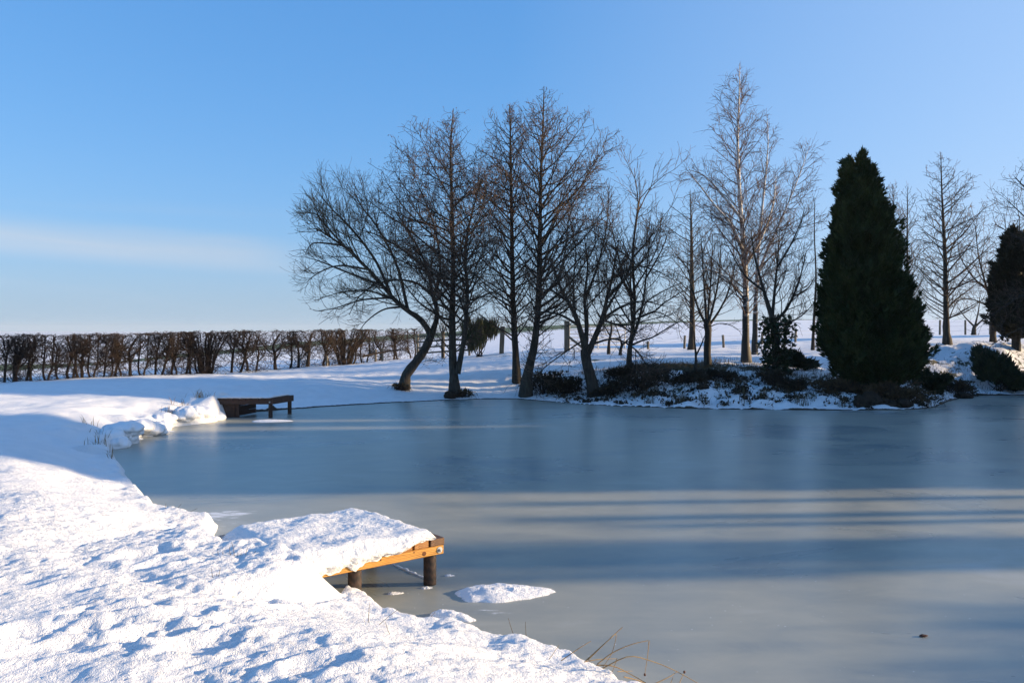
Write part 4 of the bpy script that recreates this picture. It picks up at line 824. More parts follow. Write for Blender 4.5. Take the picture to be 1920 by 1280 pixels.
for i, (px, kind, j) in enumerate(spots):
    px += rng.uniform(-5, 5) if px not in SPEC else 0; Y = float(np.interp(px, hx, hY)); x = X(px, Y); r, used_ = proto(kind, (i*7+j) % (4 if kind != 'multi' else 2)); o = copy_tree(r) if used_ else r
    z = gz(x, Y)-.04; top = EYE+(HZ-np.interp(px, [0,100,300,500,650,790], [628,626,622,618,617,615]))*Y/F
    s = (top-z)/1.66; o.location = (x, Y, z); o.scale = (max(.95, s)*(1 if i % 2 else -1)*(1.0 if px < 430 else 1.22), 1.0, s*rng.uniform(.985, 1.015)); o.rotation_euler.z = .12+rng.normal(0, .12)+(.3 if px > 500 else 0)
    o['group'] = 'hawthorns of the clipped hedge'; o['category'] = 'hedge plant'
    o['label'] = SPEC.get(px) or f'{KD[kind]} bare dark hawthorn in the shaded hedge, {ORD[i-1] if 0 < i < 18 else "outermost"} from the picture edge'

# ------------------------------------------------------------------ fences and gate
def box(mb, c, ax, ay, az, sx, sy, sz, bev=.0):
    """box with half sizes along given unit axes, edges slightly chamfered"""
    c = np.array(c, float); A = [np.array(a, float) for a in (ax, ay, az)]; V = []; b_ = min(bev, sx*.4, sy*.4, sz*.4)
    if b_ <= 0:
        for k in range(8): V.append(c+A[0]*sx*(1 if k & 1 else -1)+A[1]*sy*(1 if k & 2 else -1)+A[2]*sz*(1 if k & 4 else -1))
        mb.add(V, [np.array([[0,2,3,1],[4,5,7,6],[0,1,5,4],[2,6,7,3],[0,4,6,2],[1,3,7,5]])]); return
    S = [sx, sy, sz]; idx = {}
    for k in range(8):
        sg = [1 if k & (1 << m) else -1 for m in range(3)]
        for m in range(3):
            v = c.copy()
            for q in range(3): v = v+A[q]*sg[q]*(S[q]-(0 if q == m else b_))
            idx[(k, m)] = len(V); V.append(v)
    Q = []; T = []
    for m in range(3):
        u, w = (m+1) % 3, (m+2) % 3
        for s in (0, 1):
            f = [s << m | a << u | d << w for a, d in ((0,0),(1,0),(1,1),(0,1))]; f = f if s else f[::-1]; Q.append([idx[(k, m)] for k in f])
        for a in (0, 1):
            for d in (0, 1):
                k0 = a << u | d << w; k1 = k0 | 1 << m; q = [idx[(k0, u)], idx[(k1, u)], idx[(k1, w)], idx[(k0, w)]]; Q.append(q if a != d else q[::-1])
    for k in range(8):
        t3 = [idx[(k, 0)], idx[(k, 1)], idx[(k, 2)]]; T.append(t3 if bin(k).count('1') % 2 else t3[::-1])
    mb.add(V, [np.array(Q), np.array(T)])
EX, EY_, EZ = (1,0,0), (0,1,0), (0,0,1)
def post_obj(name, px, ytop, Y, w, parent=None, label=None, cat=None, lean=0.0, round_=True):
    x = X(px, Y); z0 = gz(x, Y); zt = EYE+(HZ-ytop)*Y/F; P = np.array([[(x, Y, z0-.2), (x+lean*.5, Y, (z0+zt)/2), (x+lean, Y, zt)]])
    if round_:
        P4 = catmull(P[0], 6); P4 = np.vstack([P4, P4[-1]+(0, 0, .004), P4[-1]+(0, 0, .006)]); R = np.r_[np.full(6, w), w*.85, .001]
        V, Q = tubes(P4[None], R[None], 10); o = mesh(name, V, [Q], POSTW, parent, smooth=True, origin=None if parent is not None else (x, Y, z0))
    else:
        mb = MB(); box(mb, P[0].mean(0)+(0, 0, 0), EX, EY_, ((lean)/(zt-z0+.2), 0, 1), w, w, (zt-z0+.2)/2, .012); o = mb.build(name, POSTW, parent, False, None if parent is not None else (x, Y, z0))
    return tag(o, label, cat), np.array([x, Y, zt]), z0
def wire(name, pts, r, parent, mat=STEEL, sag=.03):
    P = []
    for a, b_ in zip(pts[:-1], pts[1:]):
        s = np.linspace(0, 1, 7)[:, None]; q = a+(b_-a)*s; q[:, 2] -= sag*4*(s*(1-s))[:, 0]; P.append(q if not P else q[1:])
    P = np.concatenate(P)[None]; V, Q = tubes(P, np.full(P.shape[:2], r), 4); return mesh(name, V, [Q], mat, parent)
def wire_fence(name, label, spec):
    a = spec[0]; x0 = X(a[0], a[2]); root = empty(name, (x0, a[2], gz(x0, a[2])), label, 'fence'); tops = []
    for px, yt, Y, ln in spec: _, t_, z0 = post_obj('fence_post', px, yt, Y, .055, root, lean=ln); tops.append((t_, z0))
    for f in (.92, .62, .3): wire('wire', [np.array([t_[0], t_[1]-.06, z0+(t_[2]-z0)*f]) for t_, z0 in tops], .004, root)
    return root
wire_fence('wire_fence', 'post and wire stock fence crossing the snow behind the birches', [(1215, 640, 37.5, .0), (1283, 629, 38, .03), (1357, 628, 38, -.04), (1428, 622, 38.5, .04), (1491, 618, 39, .03), (1560, 616, 40, 0)])
wire_fence('wire_fence', 'distant post and wire fence beyond the bare alder between the conifers', [(1700, 602, 46, 0), (1762, 600, 47, .02), (1810, 600, 47, 0), (1856, 600, 47, .03), (1935, 600, 48, 0)])
post_obj('gate_post', 1063, 603, 36, .115, None, 'tall square wooden gate post holding the metal field gate', 'post', round_=False)
post_obj('gate_post', 940, 613, 35.8, .10, None, 'wooden post standing alone between the broom bush and the alders', 'post', lean=.06, round_=False)
A0, A1 = np.array([X(1068, 36), 36.1]), np.array([X(1172, 37.6), 37.6]); zg = gz(*A0)
g = empty('field_gate', (A0[0], A0[1], zg), 'galvanised metal field gate with seven bars, seen behind the crab tree', 'gate')
dv = np.r_[(A1-A0), 0]; 
for z in (.1, .26, .42, .58, .74, .92, 1.08): wire('bar', [np.r_[A0, zg+z], np.r_[A1, zg+z-.03]], .018, g, sag=0)
for f in (0.0, .5, 1.0): 
    p = A0+(A1-A0)*f; P = np.array([[np.r_[p, zg+.06], np.r_[p, zg+1.12]]]); V, Q = tubes(P, np.full((1, 2), .022), 6); mesh('upright', V, [Q], STEEL, g)
mb = MB(); a = np.array([X(1066, 35.6), 35.7, zg+.62]); b_ = np.array([X(1102, 35.4), 35.5, zg-.02]); d = (b_-a)/np.linalg.norm(b_-a); n1_ = np.cross(d, (0, 1, 0)); n1_ /= np.linalg.norm(n1_)
box(mb, (a+b_)/2, d, np.cross(n1_, d), n1_, np.linalg.norm(b_-a)/2, .05, .05, .01); tag(mb.build('strut', POSTW, None, False, tuple(a)), 'slanting wooden strut bracing the tall gate post', 'strut')
# post and rail fence left of the broom
x0, x1, Yf = X(783, 38), X(880, 36.5), 37.2; rf = empty('rail_fence', (x0, 38, gz(x0, 38)), 'short run of rail fence behind the crooked sallow trunk', 'fence')
tp = [post_obj('fence_post', px, yt, Y, .05, rf)[1:] for px, yt, Y in ((783, 626, 38), (832, 622, 37.2), (880, 622, 36.6))]
for f in (.9, .68, .46, .24):
    for (ta, za), (tb, zb) in zip(tp[:-1], tp[1:]):
        a = np.array([ta[0], ta[1]-.08, za+(ta[2]-za)*f]); b_ = np.array([tb[0], tb[1]-.08, zb+(tb[2]-zb)*f]); d = (b_-a)/np.linalg.norm(b_-a); u = np.cross(d, (0, 1, 0)); mb = MB()
        box(mb, (a+b_)/2, d, np.cross(u, d), u, np.linalg.norm(b_-a)/2+.03, .022, .045, .006); mb.build('rail', POSTW, rf, False)
for px, yt, Y, lb in ((613, 667, 36.5, 'short stake standing in the gap of the hedge left of the sunlit bushy plant'), (704, 655, 39, 'short stake under the hedge just left of the sallow crown'), (717, 653, 39.4, 'thicker short stake under the hedge, right of the thin one')):
    post_obj('stake', px, yt, Y, .055, None, lb, 'stake')
a = at(680, 668, 38.6); b_ = at(752, 655, 39.6); P = np.array([[a, (a+b_)/2+(0, 0, .03), b_]]); V, Q = tubes(catmull(P[0], 8)[None], np.linspace(.06, .035, 8)[None], 6); tag(mesh('fallen_rail', V, [Q], HEDGEW, origin=tuple(a)), 'broken wooden rail lying against the stakes under the hedge', 'rail')
bare_tree('sapling', 'pale slim bare sapling in front of the rail fence, between sallow and alder trunks', [limb([(830,672),(829,640),(831,610)], 36.6, 0, .06, .03, 10, .2), limb([(830,630),(822,605),(815,580)], 36.6, .2, .03, .01, 10), limb([(830,628),(840,600),(846,575)], 36.6, -.2, .03, .01, 10)],
    levels=[dict(n=4, t0=.3, ang=(30, 10), L=ls(.4, .9), K=4, up=.08, wander=.08, rk=.01, S=3, rmin=.006), dict(n=4, t0=.2, ang=(30, 10), L=ls(.2, .4), K=3, up=.05, wander=.1, rk=.01, S=3, rmin=.005)], twig=SALLOW)
bare_tree('thorn_tree', 'small bare thorn bush with short stem in front of the field gate', [limb([(1163,668),(1164,655),(1168,642)], 33, 0, .07, .05, 8, .2), limb([(1166,648),(1185,630),(1210,612)], 33, .2, .04, .01), limb([(1166,648),(1160,625),(1150,600)], 33, -.3, .04, .01), limb([(1168,644),(1195,635),(1225,628)], 33, -.2, .03, .008)],
    levels=[dict(n=4, t0=.2, ang=(50, 14), L=ls(.4, 1.0), K=5, up=.06, wander=.14, rk=.012, S=3, rmin=.007, thick=True), dict(n=4, ang=(45, 14), L=ls(.2, .5), K=3, up=.05, wander=.15, rk=.01, S=3, rmin=.005)])
bare_tree('thorn_tree', 'small dark bare bush with a single stem seen against the middle of the gate', [limb([(1141,658),(1142,640),(1146,622),(1146,600)], 34, 0, .07, .03, 10, .2), limb([(1144,630),(1130,605),(1118,585)], 34, .2, .03, .01)],
    levels=[dict(n=5, t0=.3, ang=(50, 14), L=ls(.4, .9), K=4, up=.06, wander=.14, rk=.012, S=3, rmin=.007), dict(n=4, ang=(45, 14), L=ls(.2, .5), K=3, up=.05, wander=.15, rk=.01, S=3, rmin=.005)])
# bare thorn bushes on the sunny bank beyond the picture (their low shade falls on the near ice)
for x, y, s, kx in [(17.5, 9.35, 2.25, .55), (18.5, 10.9, 2.0, .14), (18.0, 10.45, 1.75, .08), (17.8, 8.9, 2.05, .5), (17, 7.0, 1.4, .6), (19, 11.8, 2.1, .1)]+[(14.5+.4*i_, y_, 1.32, .62) for i_, y_ in enumerate((2.6, 3.7, 4.8, 5.8))]:
    o = copy_tree(next(v_ for k_, v_ in protos.items() if k_[0] == 'multi')); o.location = (x, y, gz(x, y)-.05); o.scale = (kx, 1.2, s); o.rotation_euler.z = 1.5
    o['label'] = 'bare thorn bush on the sunny bank beyond the picture'; o['group'] = 'thorn bushes beyond the picture'; o['category'] = 'bush'

# ------------------------------------------------------------------ fishing platforms
def snow_cap(name, O, u, v, Lu, Lv, z, drop, inset, parent=None, label=None, thick=.075, nu=150, nv=70, seed=0, inner=0.0):
    """snow lying on a deck: local u runs to the pond end (0 = end), v from the near edge (0) to the far edge"""
    us = np.linspace(-Lu, 0, nu)[:, None]; s = np.linspace(0, 1, nv)[None, :]
    nl, nf = 16, 8
    # profile across v: far lip, top, near lip curling down over the edge
    tt = np.concatenate([np.linspace(-1, 0, nf, endpoint=False), np.linspace(0, 1, nv), np.linspace(1, 2, nl+1)[1:]])[None, :]
    T = np.repeat(tt, nu, 0); U = np.repeat(us, tt.shape[1], 1)
    edge = inset[0]+(inset[1]-inset[0])*np.clip(1-T, 0, 1)         # where the front of the cap lies, near..far
    U = -Lu+(U+Lu)*(Lu-edge)/Lu
    wob = .020*fbm(U*7, T*3+seed, 3, 5)
    Vv = np.where(T <= 0, Lv, np.where(T >= 1, 0, Lv*(1-T))); Zz = np.full_like(U, thick)
    top = (T > 0) & (T < 1)
    e = np.minimum(np.minimum(Vv, Lv-Vv), np.maximum(0, -U-edge+.001)); rnd = np.sqrt(np.clip(1-(1-np.clip(e/.07, 0, 1))**2, 0, 1))
    endr = np.clip((-U-edge)/.07, 0, 1); endr = np.sqrt(np.clip(1-(1-endr)**2, 0, 1))
    Zz = thick*(.5+.5*rnd)+.02*fbm(U*3.2+3, Vv*3.2+seed, 2, 15)+.0042*fbm(U*10+Vv*3, Vv*16-U*4, 3, 17+seed)+.006*vnoise(U*6+Vv*15, Vv*3, 18)+.0045*fbm(U*30, Vv*36, 2, 19)-.5*sstep(1.3, 1.95, -U)
    # near curl
    a = np.clip(T-1, 0, 1); dr = np.maximum(.0, drop(U))*(1+.35*fbm(U*8, U*0+seed, 3, 23)); 
    belly = .055*np.sin(np.pi*np.clip(a*1.05, 0, 1))*(1+.5*fbm(U*6, a*2, 3, 27))*np.clip(dr/.05, .25, 1)
    ztop = Zz[:, nf+nv-1:nf+nv]
    Zz = np.where(T > 1, ztop*(1-a)+(-dr)*a+.010*fbm(U*14, a*5+seed, 3, 29), Zz); Vv = np.where(T > 1, -belly-.004-.010*np.abs(fbm(U*11, a*4, 2, 30)), Vv)
    # far lip
    b2 = np.clip(-T, 0, 1); zt2 = Zz[:, nf:nf+1]; Zz = np.where(T < 0, zt2*(1-b2), Zz); Vv = np.where(T < 0, Lv+.03*np.sin(np.pi*b2), Vv)
    Vv = Vv+np.where((T > .02) & (T < .98), 0, 0)
    P = np.stack([O[0]+u[0]*U+v[0]*Vv, O[1]+u[1]*U+v[1]*Vv, z+.004+Zz], -1)
    # front lip and crumbled underside
    m = P.shape[1]; front = P[-1].copy(); fr2 = front.copy(); fr2[:, 2] = np.minimum(front[:, 2], z+.003); fo = front+np.array([u[0], u[1], 0])*.022; fo[:, 2] = (front[:, 2]+fr2[:, 2])/2
    P = np.concatenate([P, fo[None], fr2[None]], 0)
    n_ = P.shape[0]; i = (np.arange(n_-1)[:, None]*m+np.arange(m-1)[None, :]).ravel()
    return P.reshape(-1, 3), np.c_[i, i+m, i+m+1, i+1]
def round_post(parent, x, y, zt, r, mat, zb=-.3):
    P = np.array([[(x, y, zb), (x, y, zt*.5), (x, y, zt)]]); V, Q = tubes(catmull(P[0], 7)[None], np.full((1, 7), r), 16); return mesh('post', V, [Q], mat, parent)
# near platform
ang = math.radians(38.5); u = np.array([math.cos(ang), math.sin(ang)]); v = np.array([-u[1], u[0]]); O = np.array([-.590, 7.15]); u3, v3 = (*u, 0), (*v, 0)
ZT, ZB0, ZB1, LU, LV = .416, .276, .351, 1.45, 1.26
pf = empty('fishing_platform', (O[0], O[1], 0), 'new orange timber fishing platform with bolted beam, in the foreground', 'platform')
L2 = lambda a, c: O+u*a+v*c
mb = MB(); c = L2(-LU/2, .024); box(mb, (*c, (ZB0+ZB1)/2), u3, v3, EZ, LU/2, .024, (ZB1-ZB0)/2, .004); beam = mb.build('beam', BEAM, None, False, (*c, .32)); beam.parent = pf; beam.location = (c[0]-O[0], c[1]-O[1], .32)
def rebase(o, parent, ang_):
    """give a part its own axes so that the grain runs along the timber"""
    R = np.array([[math.cos(-ang_), -math.sin(-ang_), 0], [math.sin(-ang_), math.cos(-ang_), 0], [0, 0, 1]])
    n_ = len(o.data.vertices); co = np.empty(n_*3, np.float32); o.data.vertices.foreach_get('co', co); co = co.reshape(-1, 3)@R.T
    o.data.vertices.foreach_set('co', co.ravel().astype(np.float32)); o.data.update(); o.rotation_euler.z = ang_
rebase(beam, pf, ang)
mb = MB(); c = L2(-LU/2, LV-.024); box(mb, (*c, (ZB0+ZB1)/2), u3, v3, EZ, LU/2, .024, (ZB1-ZB0)/2, .004); ob = mb.build('beam', BEAM, None, False, (*c, .32)); ob.parent = pf; ob.location = (c[0]-O[0], c[1]-O[1], .32); rebase(ob, pf, ang)
mb = MB(); c = L2(-LU/2, LV*.5); box(mb, (*c, (ZB0+ZB1)/2), u3, v3, EZ, LU/2-.03, .024, (ZB1-ZB0)/2-.003, .004); ob = mb.build('beam', BROWNPL, pf, False)
PW, GAP = .142, .018; a0 = .004
for i in range(9):
    a = a0-PW/2-i*(PW+GAP); jit = rng.uniform(-.004, .004); mb = MB(); c = L2(a, LV/2+jit)
    box(mb, (*c, (ZB1+ZT)/2+.001), u3, v3, EZ, PW/2, LV/2+.006, (ZT-ZB1)/2-.001, .005)
    ob = mb.build('plank', BROWNPL if i == 0 else PLANK, None, False, (*c, .39)); ob.parent = pf; ob.location = (c[0]-O[0], c[1]-O[1], .39); rebase(ob, pf, ang)
    if i == 0: ob['label'] = 'darker brown end plank'
for a, c_ in ((-.075, .105), (-.80, .105), (-.075, LV-.105), (-.80, LV-.105)): p = L2(a, c_); round_post(pf, p[0], p[1], ZB1-.004, .056, POSTD)
def disc(mb, c, n, r, t_, seg=18):
    n = np.array(n, float); n /= np.linalg.norm(n); P = np.array([[np.array(c), np.array(c)+n*t_, np.array(c)+n*(t_+.001)]]); V, Q = tubes(P, np.array([[r, r, r*.05]]), seg); mb.add(V, [Q])
nrm = (-v[0], -v[1], 0); c = L2(-.045, 0.0); mb = MB(); disc(mb, (c[0], c[1], .315), nrm, .028, .005); bo = mb.build('bolt_washer', STEEL, pf, False)
mb = MB(); disc(mb, (c[0]-v[0]*.005, c[1]-v[1]*.005, .315), nrm, .013, .012, 6); disc(mb, (c[0]-v[0]*.017, c[1]-v[1]*.017, .315), nrm, .007, .006, 10); nb = mb.build('nut', STEEL, None, False, (0, 0, 0)); nb.parent = bo; nb.location = (-O[0], -O[1], 0)
for a, zz_, r_ in ((-.20, .308, .020), (-.62, .328, .008), (-.30, .335, .006)): 
    c = L2(a, 0); mb = MB(); disc(mb, (c[0], c[1], zz_), nrm, r_, .0015, 12); mb.build('knot', KNOT, pf, False)
drop = lambda U: np.interp(U, [-1.85, -1.2, -1.02, -.85, -.72, -.6, -.50, -.40, -.30, -.22, -.12, 0], [.2, .135, .115, .13, .085, .085, .075, .055, .02, .012, .004, .0])
Vv_, Q = snow_cap('snow', L2(0, 0), u, v, 2.1, LV, ZT, drop, (.115, .17))
o = mesh('snow_cover', Vv_, [Q], SNOW, origin=(O[0], O[1], ZT)); tag(o, 'thick snow blanket lying on the near fishing platform', 'snow cover')
# far platform
O2 = np.array([-6.07, 20.95]); ud = np.array([.995, .02]); ud /= np.linalg.norm(ud); vd = np.array([.245, .97]); vd /= np.linalg.norm(vd); ang2 = math.atan2(ud[1], ud[0]); n2_ = np.array([-ud[1], ud[0]])
zt, zb = .493, .333; p2 = empty('fishing_platform', (O2[0], O2[1], 0), 'older dark stained fishing platform farther along the left shore', 'platform')
L3 = lambda a, c: O2+ud*a+vd*c
mb = MB(); c = L3(-.85, .03); box(mb, (*c, .393), (*ud, 0), (*n2_, 0), EZ, .82, .03, .055, .005); mb.build('beam', DARKW, p2, False)
mb = MB(); c = L3(-.85, .96); box(mb, (*c, .393), (*ud, 0), (*n2_, 0), EZ, .82, .03, .055, .005); mb.build('beam', DARKW, p2, False)
m2 = np.array([vd[1], -vd[0]]); mb = MB(); c = L3(0, .50); box(mb, (*c, .418), (*vd, 0), (*m2, 0), EZ, .53, .027, .078, .006); mb.build('end_board', DARKW, p2, False)
for i in range(9):
    mb = MB(); c = L3(-.105-i*.163, .50); box(mb, (*c, .469), (*vd, 0), (*m2, 0), EZ, .515, .068, .022, .004); mb.build('plank', DARKW, p2, False)
for a, cc in ((-.07, .04), (-.04, .94)): p = L3(a, cc); round_post(p2, p[0], p[1], .37, .052, POSTD)
mb = MB(); c = L3(-.07, 0); disc(mb, (c[0], c[1]-.003, .393), (0, -1, 0), .022, .008, 12); mb.build('bolt', STEEL, p2, False)
for i in range(3):
    mb = MB(); c = L3(-1.0, .55); box(mb, (c[0]+.0, c[1], .09+i*.125), (.25, .97, 0), (.97, -.25, 0), EZ, .5, .022, .058, .004); mb.build('retaining_board', DARKW, p2, False)
mb = MB(); c = L3(-1.2, .12); box(mb, (c[0], c[1], .18), (1, 0, 0), (0, 1, 0), EZ, .3, .03, .18, .006); mb.build('retaining_board', DARKW, p2, False)
Vv_, Q = snow_cap('snow', L3(0, 0), ud, vd, 1.6, 1.0, zt, lambda U: 0*U-.0+.006, (.05, .10), nu=90, nv=40, seed=4, thick=.05)
tag(mesh('snow_cover', Vv_, [Q], SNOW, origin=(O2[0], O2[1], zt)), 'snow lying on the dark fishing platform on the left shore', 'snow cover')

# ------------------------------------------------------------------ snow lumps on the ice and shore
def drift(name, label, px, py, a, b_, h, rot, fine=.25, cat='snow mound', group=None):
    c = ongr(px, py); nr, na = 26, 64; r = np.linspace(0, 1, nr)[:, None]; t_ = np.linspace(0, 2*np.pi, na, endpoint=False)[None, :]
    ed_ = 1+.10*vnoise(np.cos(t_)*2+px, np.sin(t_)*2, 3)+.05*vnoise(np.cos(t_)*7, np.sin(t_)*7+py, 4)
    lx = r*np.cos(t_)*a*ed_; ly = r*np.sin(t_)*b_*ed_*(1-.35*np.cos(t_)); c_, s_ = math.cos(rot), math.sin(rot)
    x = c[0]+lx*c_-ly*s_; y = c[1]+lx*s_+ly*c_; z = h*np.clip(1-r**2.0, 0, 1)**.72*(1+fine*fbm(x*9, y*9, 3, 5))*(1-.35*np.cos(t_)*r)+.004*vnoise(x*45, y*45, 6)*(r < .97)-.004*(r > .97)
    V = np.stack([x, y, np.broadcast_to(z, x.shape)], -1).reshape(-1, 3); i = (np.arange(nr-1)[:, None]*na+np.arange(na)[None, :]); j = (np.arange(nr-1)[:, None]*na+(np.arange(na)+1)[None, :] % na)
    return tag(mesh(name, V, [np.stack([i, j, j+na, i+na], -1).reshape(-1, 4)], SNOW, origin=(c[0], c[1], 0)), label, cat, group)
drift('snow_mound', 'long low mound of powdery snow lying on the ice beside the near platform', 950, 1112, .42, .21, .055, .16)
drift('snow_mound', 'small snow lump at the ice edge in front of the near platform', 850, 1158, .19, .085, .05, -.35)
drift('snow_mound', 'thin snow patch on the ice in front of the dark platform', 512, 789, .5, .28, .025, 0)
for (px, py, a, b_, h, lb) in [(737,1052,.03,.02,.025,'tiny ice lump lying under the near platform'), (843,1079,.05,.02,.014,'little snow crumb on the ice right of the platform post'), (742,1112,.07,.03,.012,'flat snow crumb on the ice under the near platform by the bank'), (800,1102,.05,.025,.012,'flat snow crumb just in front of the platform post')]:
    drift('snow_mound', lb, px, py, a, b_, h, .2)
# ridge of frozen slush under the platform
a, b_ = ongr(733, 1056), ongr(806, 1088); s = np.linspace(0, 1, 40); P = np.c_[a[0]+(b_[0]-a[0])*s, a[1]+(b_[1]-a[1])*s+.015*vnoise(s*9, s*0, 2), 0*s]
V, Q = tubes(P[None], (.020*(1+.6*vnoise(s*14, s*0, 5))*np.sin(np.pi*np.clip(s*.94+.03, 0, 1))**.5)[None], 8); tag(mesh('snow_ridge', V*[1, 1, .6], [Q], SNOW_SOFT, origin=(a[0], a[1], 0)), 'thin ridge of frozen slush on the ice behind the platform post', 'snow ridge')
# cushions of snow over tussocks along the left shore, one mass with the bank
mb = MB(); eb = MB()
def cushion(m, px, py, z, rx, ry, rz, sub=14, rough=.2):
    p = ongr(px, py, z); c = np.array([p[0], p[1], z]); A, B = np.meshgrid(np.linspace(0, 2*np.pi, sub*2, endpoint=False), np.linspace(-np.pi/2, np.pi/2, sub+1))
    n = np.stack([np.cos(B)*np.cos(A), np.cos(B)*np.sin(A), np.sin(B)], -1).reshape(-1, 3); q = n*1.6+c*2.3
    k = 1+rough*fbm(q[:, 0]+q[:, 2]*.6, q[:, 1]-q[:, 2]*.8, 4, 95); w_ = sub*2
    i = (np.arange(sub)[:, None]*w_+np.arange(w_)[None, :]); j = (np.arange(sub)[:, None]*w_+(np.arange(w_)+1)[None, :] % w_)
    m.add(c+n*np.array([rx, ry, rz])*k[:, None], [np.stack([i, j, j+w_, i+w_], -1).reshape(-1, 4)])
for px, py, z, rx, ry, rz in [(222,834,.10,.16,.2,.16),(208,822,.2,.2,.25,.18),(240,824,.12,.16,.2,.17),(232,806,.3,.3,.35,.16),(262,800,.24,.26,.3,.16),(285,806,.15,.24,.25,.17),(300,800,.12,.2,.25,.14),(268,818,.03,.22,.16,.07),(292,812,.02,.42,.2,.05),(255,826,.02,.14,.1,.06),
                            (306,787,.2,.26,.3,.17),(322,776,.26,.2,.25,.18),(335,790,.1,.2,.22,.12),(318,797,.05,.26,.2,.09),(352,779,.24,.26,.35,.2),(375,774,.26,.32,.36,.18),(398,778,.15,.22,.26,.13),(366,790,.05,.4,.2,.07),(385,787,.04,.35,.16,.06),(404,783,.1,.2,.2,.14),(352,768,.34,.26,.3,.10)]:
    cushion(mb, px, py, z-.05, rx*1.2, ry*1.25, rz*.92, 20, .26)
tag(mb.build('snow_cushions', SNOW_SOFT), 'plump snow cushions on the tussocks of the left shore', kind='structure')
for px, py, z, rx, ry, rz in [(263,812,.10,.10,.12,.13),(278,806,.13,.08,.1,.10),(246,822,.07,.06,.1,.09),(318,785,.20,.12,.12,.14),(334,781,.2,.1,.12,.16),(312,793,.08,.06,.1,.07),(224,838,.03,.10,.1,.05)]:
    cushion(eb, px+1, py+1, z-.06, rx*.62, ry*.8, rz*.95, 12, .5)
tag(eb.build('shore_earth', EARTH), 'dark earthy gaps between the snow cushions of the left shore', kind='structure')

# ------------------------------------------------------------------ dry stems in the foreground
def stem(parent, pts, Y, dY=0, r=.0028, name='stem', mat=STRAW):
    P = np.array([at(x, y, Y+dY*i/(len(pts)-1)) for i, (x, y) in enumerate(pts)]); P = catmull(P, 14); V, Q = tubes(P[None], np.linspace(r, r*.55, 14)[None], 5); return mesh(name, V, [Q], mat, parent), P
Yr_ = 4.9; bx, by = X(1118, Yr_), Yr_
rc = empty('rush_clump', (bx, by, gz(bx, by)), 'bent dry rush stems with brown tips leaning over the ice at the bottom edge', 'rushes')
for pts, r in [([(1098,1238),(1140,1200),(1167,1175)], .003), ([(1102,1237),(1135,1205),(1155,1188),(1147,1224),(1130,1250)], .0022), ([(1120,1244),(1150,1222),(1185,1207),(1215,1200)], .003), ([(1217,1200),(1214,1230),(1209,1262)], .0022), ([(1118,1246),(1150,1248),(1180,1262),(1215,1282),(1240,1300)], .003), 
               ([(1130,1252),(1178,1230),(1220,1238),(1265,1256),(1312,1282)], .003), ([(1095,1240),(1125,1235),(1157,1234)], .0024), ([(1157,1234),(1152,1248),(1147,1262)], .002), ([(1225,1282),(1255,1268),(1270,1258)], .0026), ([(1272,1284),(1282,1262)], .0022), ([(1256,1284),(1262,1268)], .002), ([(1170,1268),(1200,1276),(1230,1292)], .003), ([(1052,1238),(1085,1215),(1108,1201)], .0024), ([(1030,1235),(1048,1209)], .0016), ([(1158,1258),(1186,1257)], .0018)]:
    stem(rc, pts, Yr_, .12, r*1.25)
for px, py in ((1209, 1264), (1283, 1259)):
    c = at(px, py, Yr_+.1); lump('seed_head', None, c, (.007, .007, .009), CONE, parent=rc, sub=6)
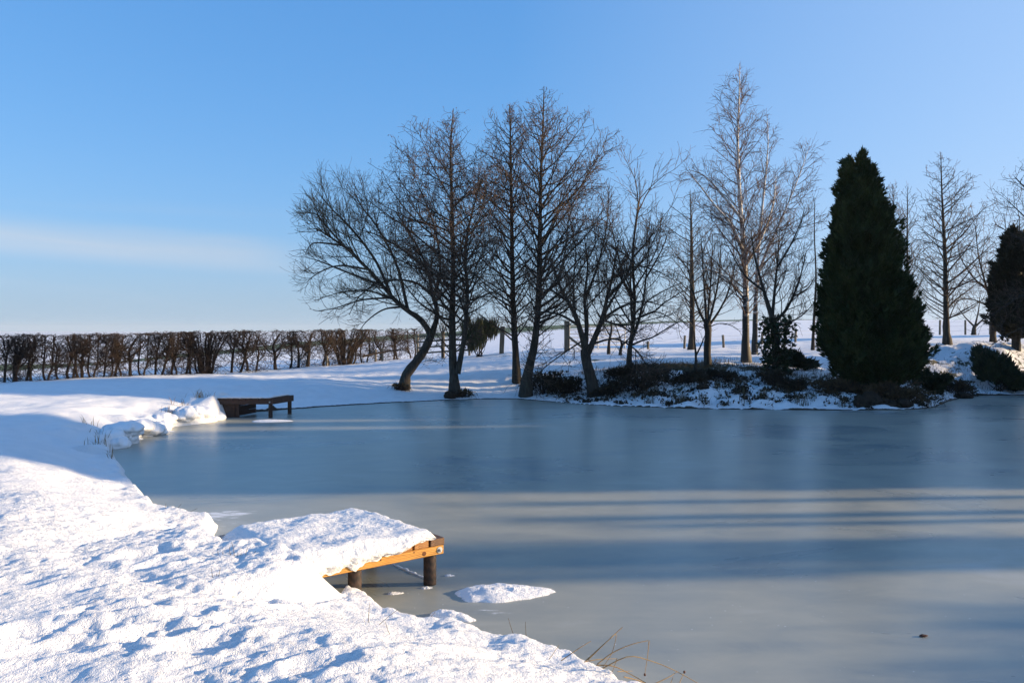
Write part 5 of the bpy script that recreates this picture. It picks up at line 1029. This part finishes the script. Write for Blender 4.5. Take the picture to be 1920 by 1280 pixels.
SPR = [('dry grass sprig with crossed blades on the snow lip beside the small snow lump', 6.0, [[(778,1200),(800,1185),(816,1168)], [(800,1198),(808,1182),(816,1170)], [(816,1203),(817,1185),(815,1168)]]),
       ('pair of thin dark grass stems bent left, low in the foreground snow', 5.45, [[(703,1236),(722,1218),(746,1199)], [(690,1234),(692,1200),(694,1188)], [(676,1237),(672,1228)], [(678,1237),(684,1225)], [(664,1238),(640,1224)]]),
       ('upright dry stalk standing alone in the left foreground snow', 6.2, [[(234,1014),(234,1000)], [(235,1014),(236,1004)]]),
       ('tuft of short dark grass blades in a hollow near the platform', 6.3, [[(440,1095),(438,1075),(434,1060)], [(450,1092),(452,1076)], [(432,1098),(430,1075)], [(458,1094),(464,1070)], [(410,1080),(408,1060)], [(417,1064),(418,1048)], [(445,1066),(446,1048)], [(470,1060),(480,1048)], [(428,1068),(434,1054)]]),
       ('small forked grass stem below the short tuft in the foreground', 5.75, [[(408,1126),(411,1110),(413,1098)], [(409,1124),(406,1108)], [(400,1115),(396,1088)]]),
       ('thin grass stem at the bank edge, right of the crossed blades', 5.55, [[(965,1225),(958,1205),(953,1188)], [(988,1228),(986,1200),(985,1180)], [(1030,1232),(1040,1218)]]),
       ('lone slanting straw on the bank beyond the near platform', 9.2, [[(484,985),(488,978),(492,967)]]),
       ('brown weed heads at the icy inlet behind the near platform', 9.4, [[(350,966),(362,961),(370,957)], [(372,960),(385,967)], [(405,974),(410,977)], [(268,956),(273,962)], [(310,965),(311,950)], [(330,962),(340,950)]]),
       ('faint grass stems in the bottom foreground, left of the rushes', 5.1, [[(745,1278),(730,1262),(722,1240)], [(757,1280),(762,1268)], [(650,1270),(647,1258)], [(785,1280),(783,1268)]])]
for lb, Y, ss in SPR:
    x, y = X(ss[0][0][0], Y), Y; r_ = empty('grass_sprig', (x, y, gz(x, y)), lb, 'grass', 'dry grass sprigs in the snow')
    for s_ in ss:
        x0_ = X(s_[0][0], Y); z0_ = gz(x0_, Y); zi = at(*s_[0], Y)[2]; o, P = stem(r_, s_, Y, .02, .0022, mat=DEADGRASS)
        o.location.z += (z0_-.03-zi)
p = ongr(1731, 1193); lump('fallen_leaf', 'tiny dark leaf lying alone on the open ice', (p[0], p[1], .008), (.03, .016, .008), CONE, 'leaf', sub=6, rough=.4)

# ------------------------------------------------------------------ thin winter haze over the land
mb = MB(); box(mb, (0, 0, -4.0), EX, EY_, EZ, 2600, 2600, 22.5)
hz_m = bpy.data.materials.new('haze'); hz_m.use_nodes = True; t = hz_m.node_tree; t.nodes.clear()
vo = t.nodes.new('ShaderNodeVolumePrincipled'); vo.inputs['Color'].default_value = (0.86, 0.90, 0.96, 1); vo.inputs['Density'].default_value = 0.00015; vo.inputs['Anisotropy'].default_value = 0.0
om = t.nodes.new('ShaderNodeOutputMaterial'); t.links.new(vo.outputs[0], om.inputs['Volume'])
tag(mb.build('haze', hz_m, None, False), 'thin pale haze over the far fields', kind='stuff')
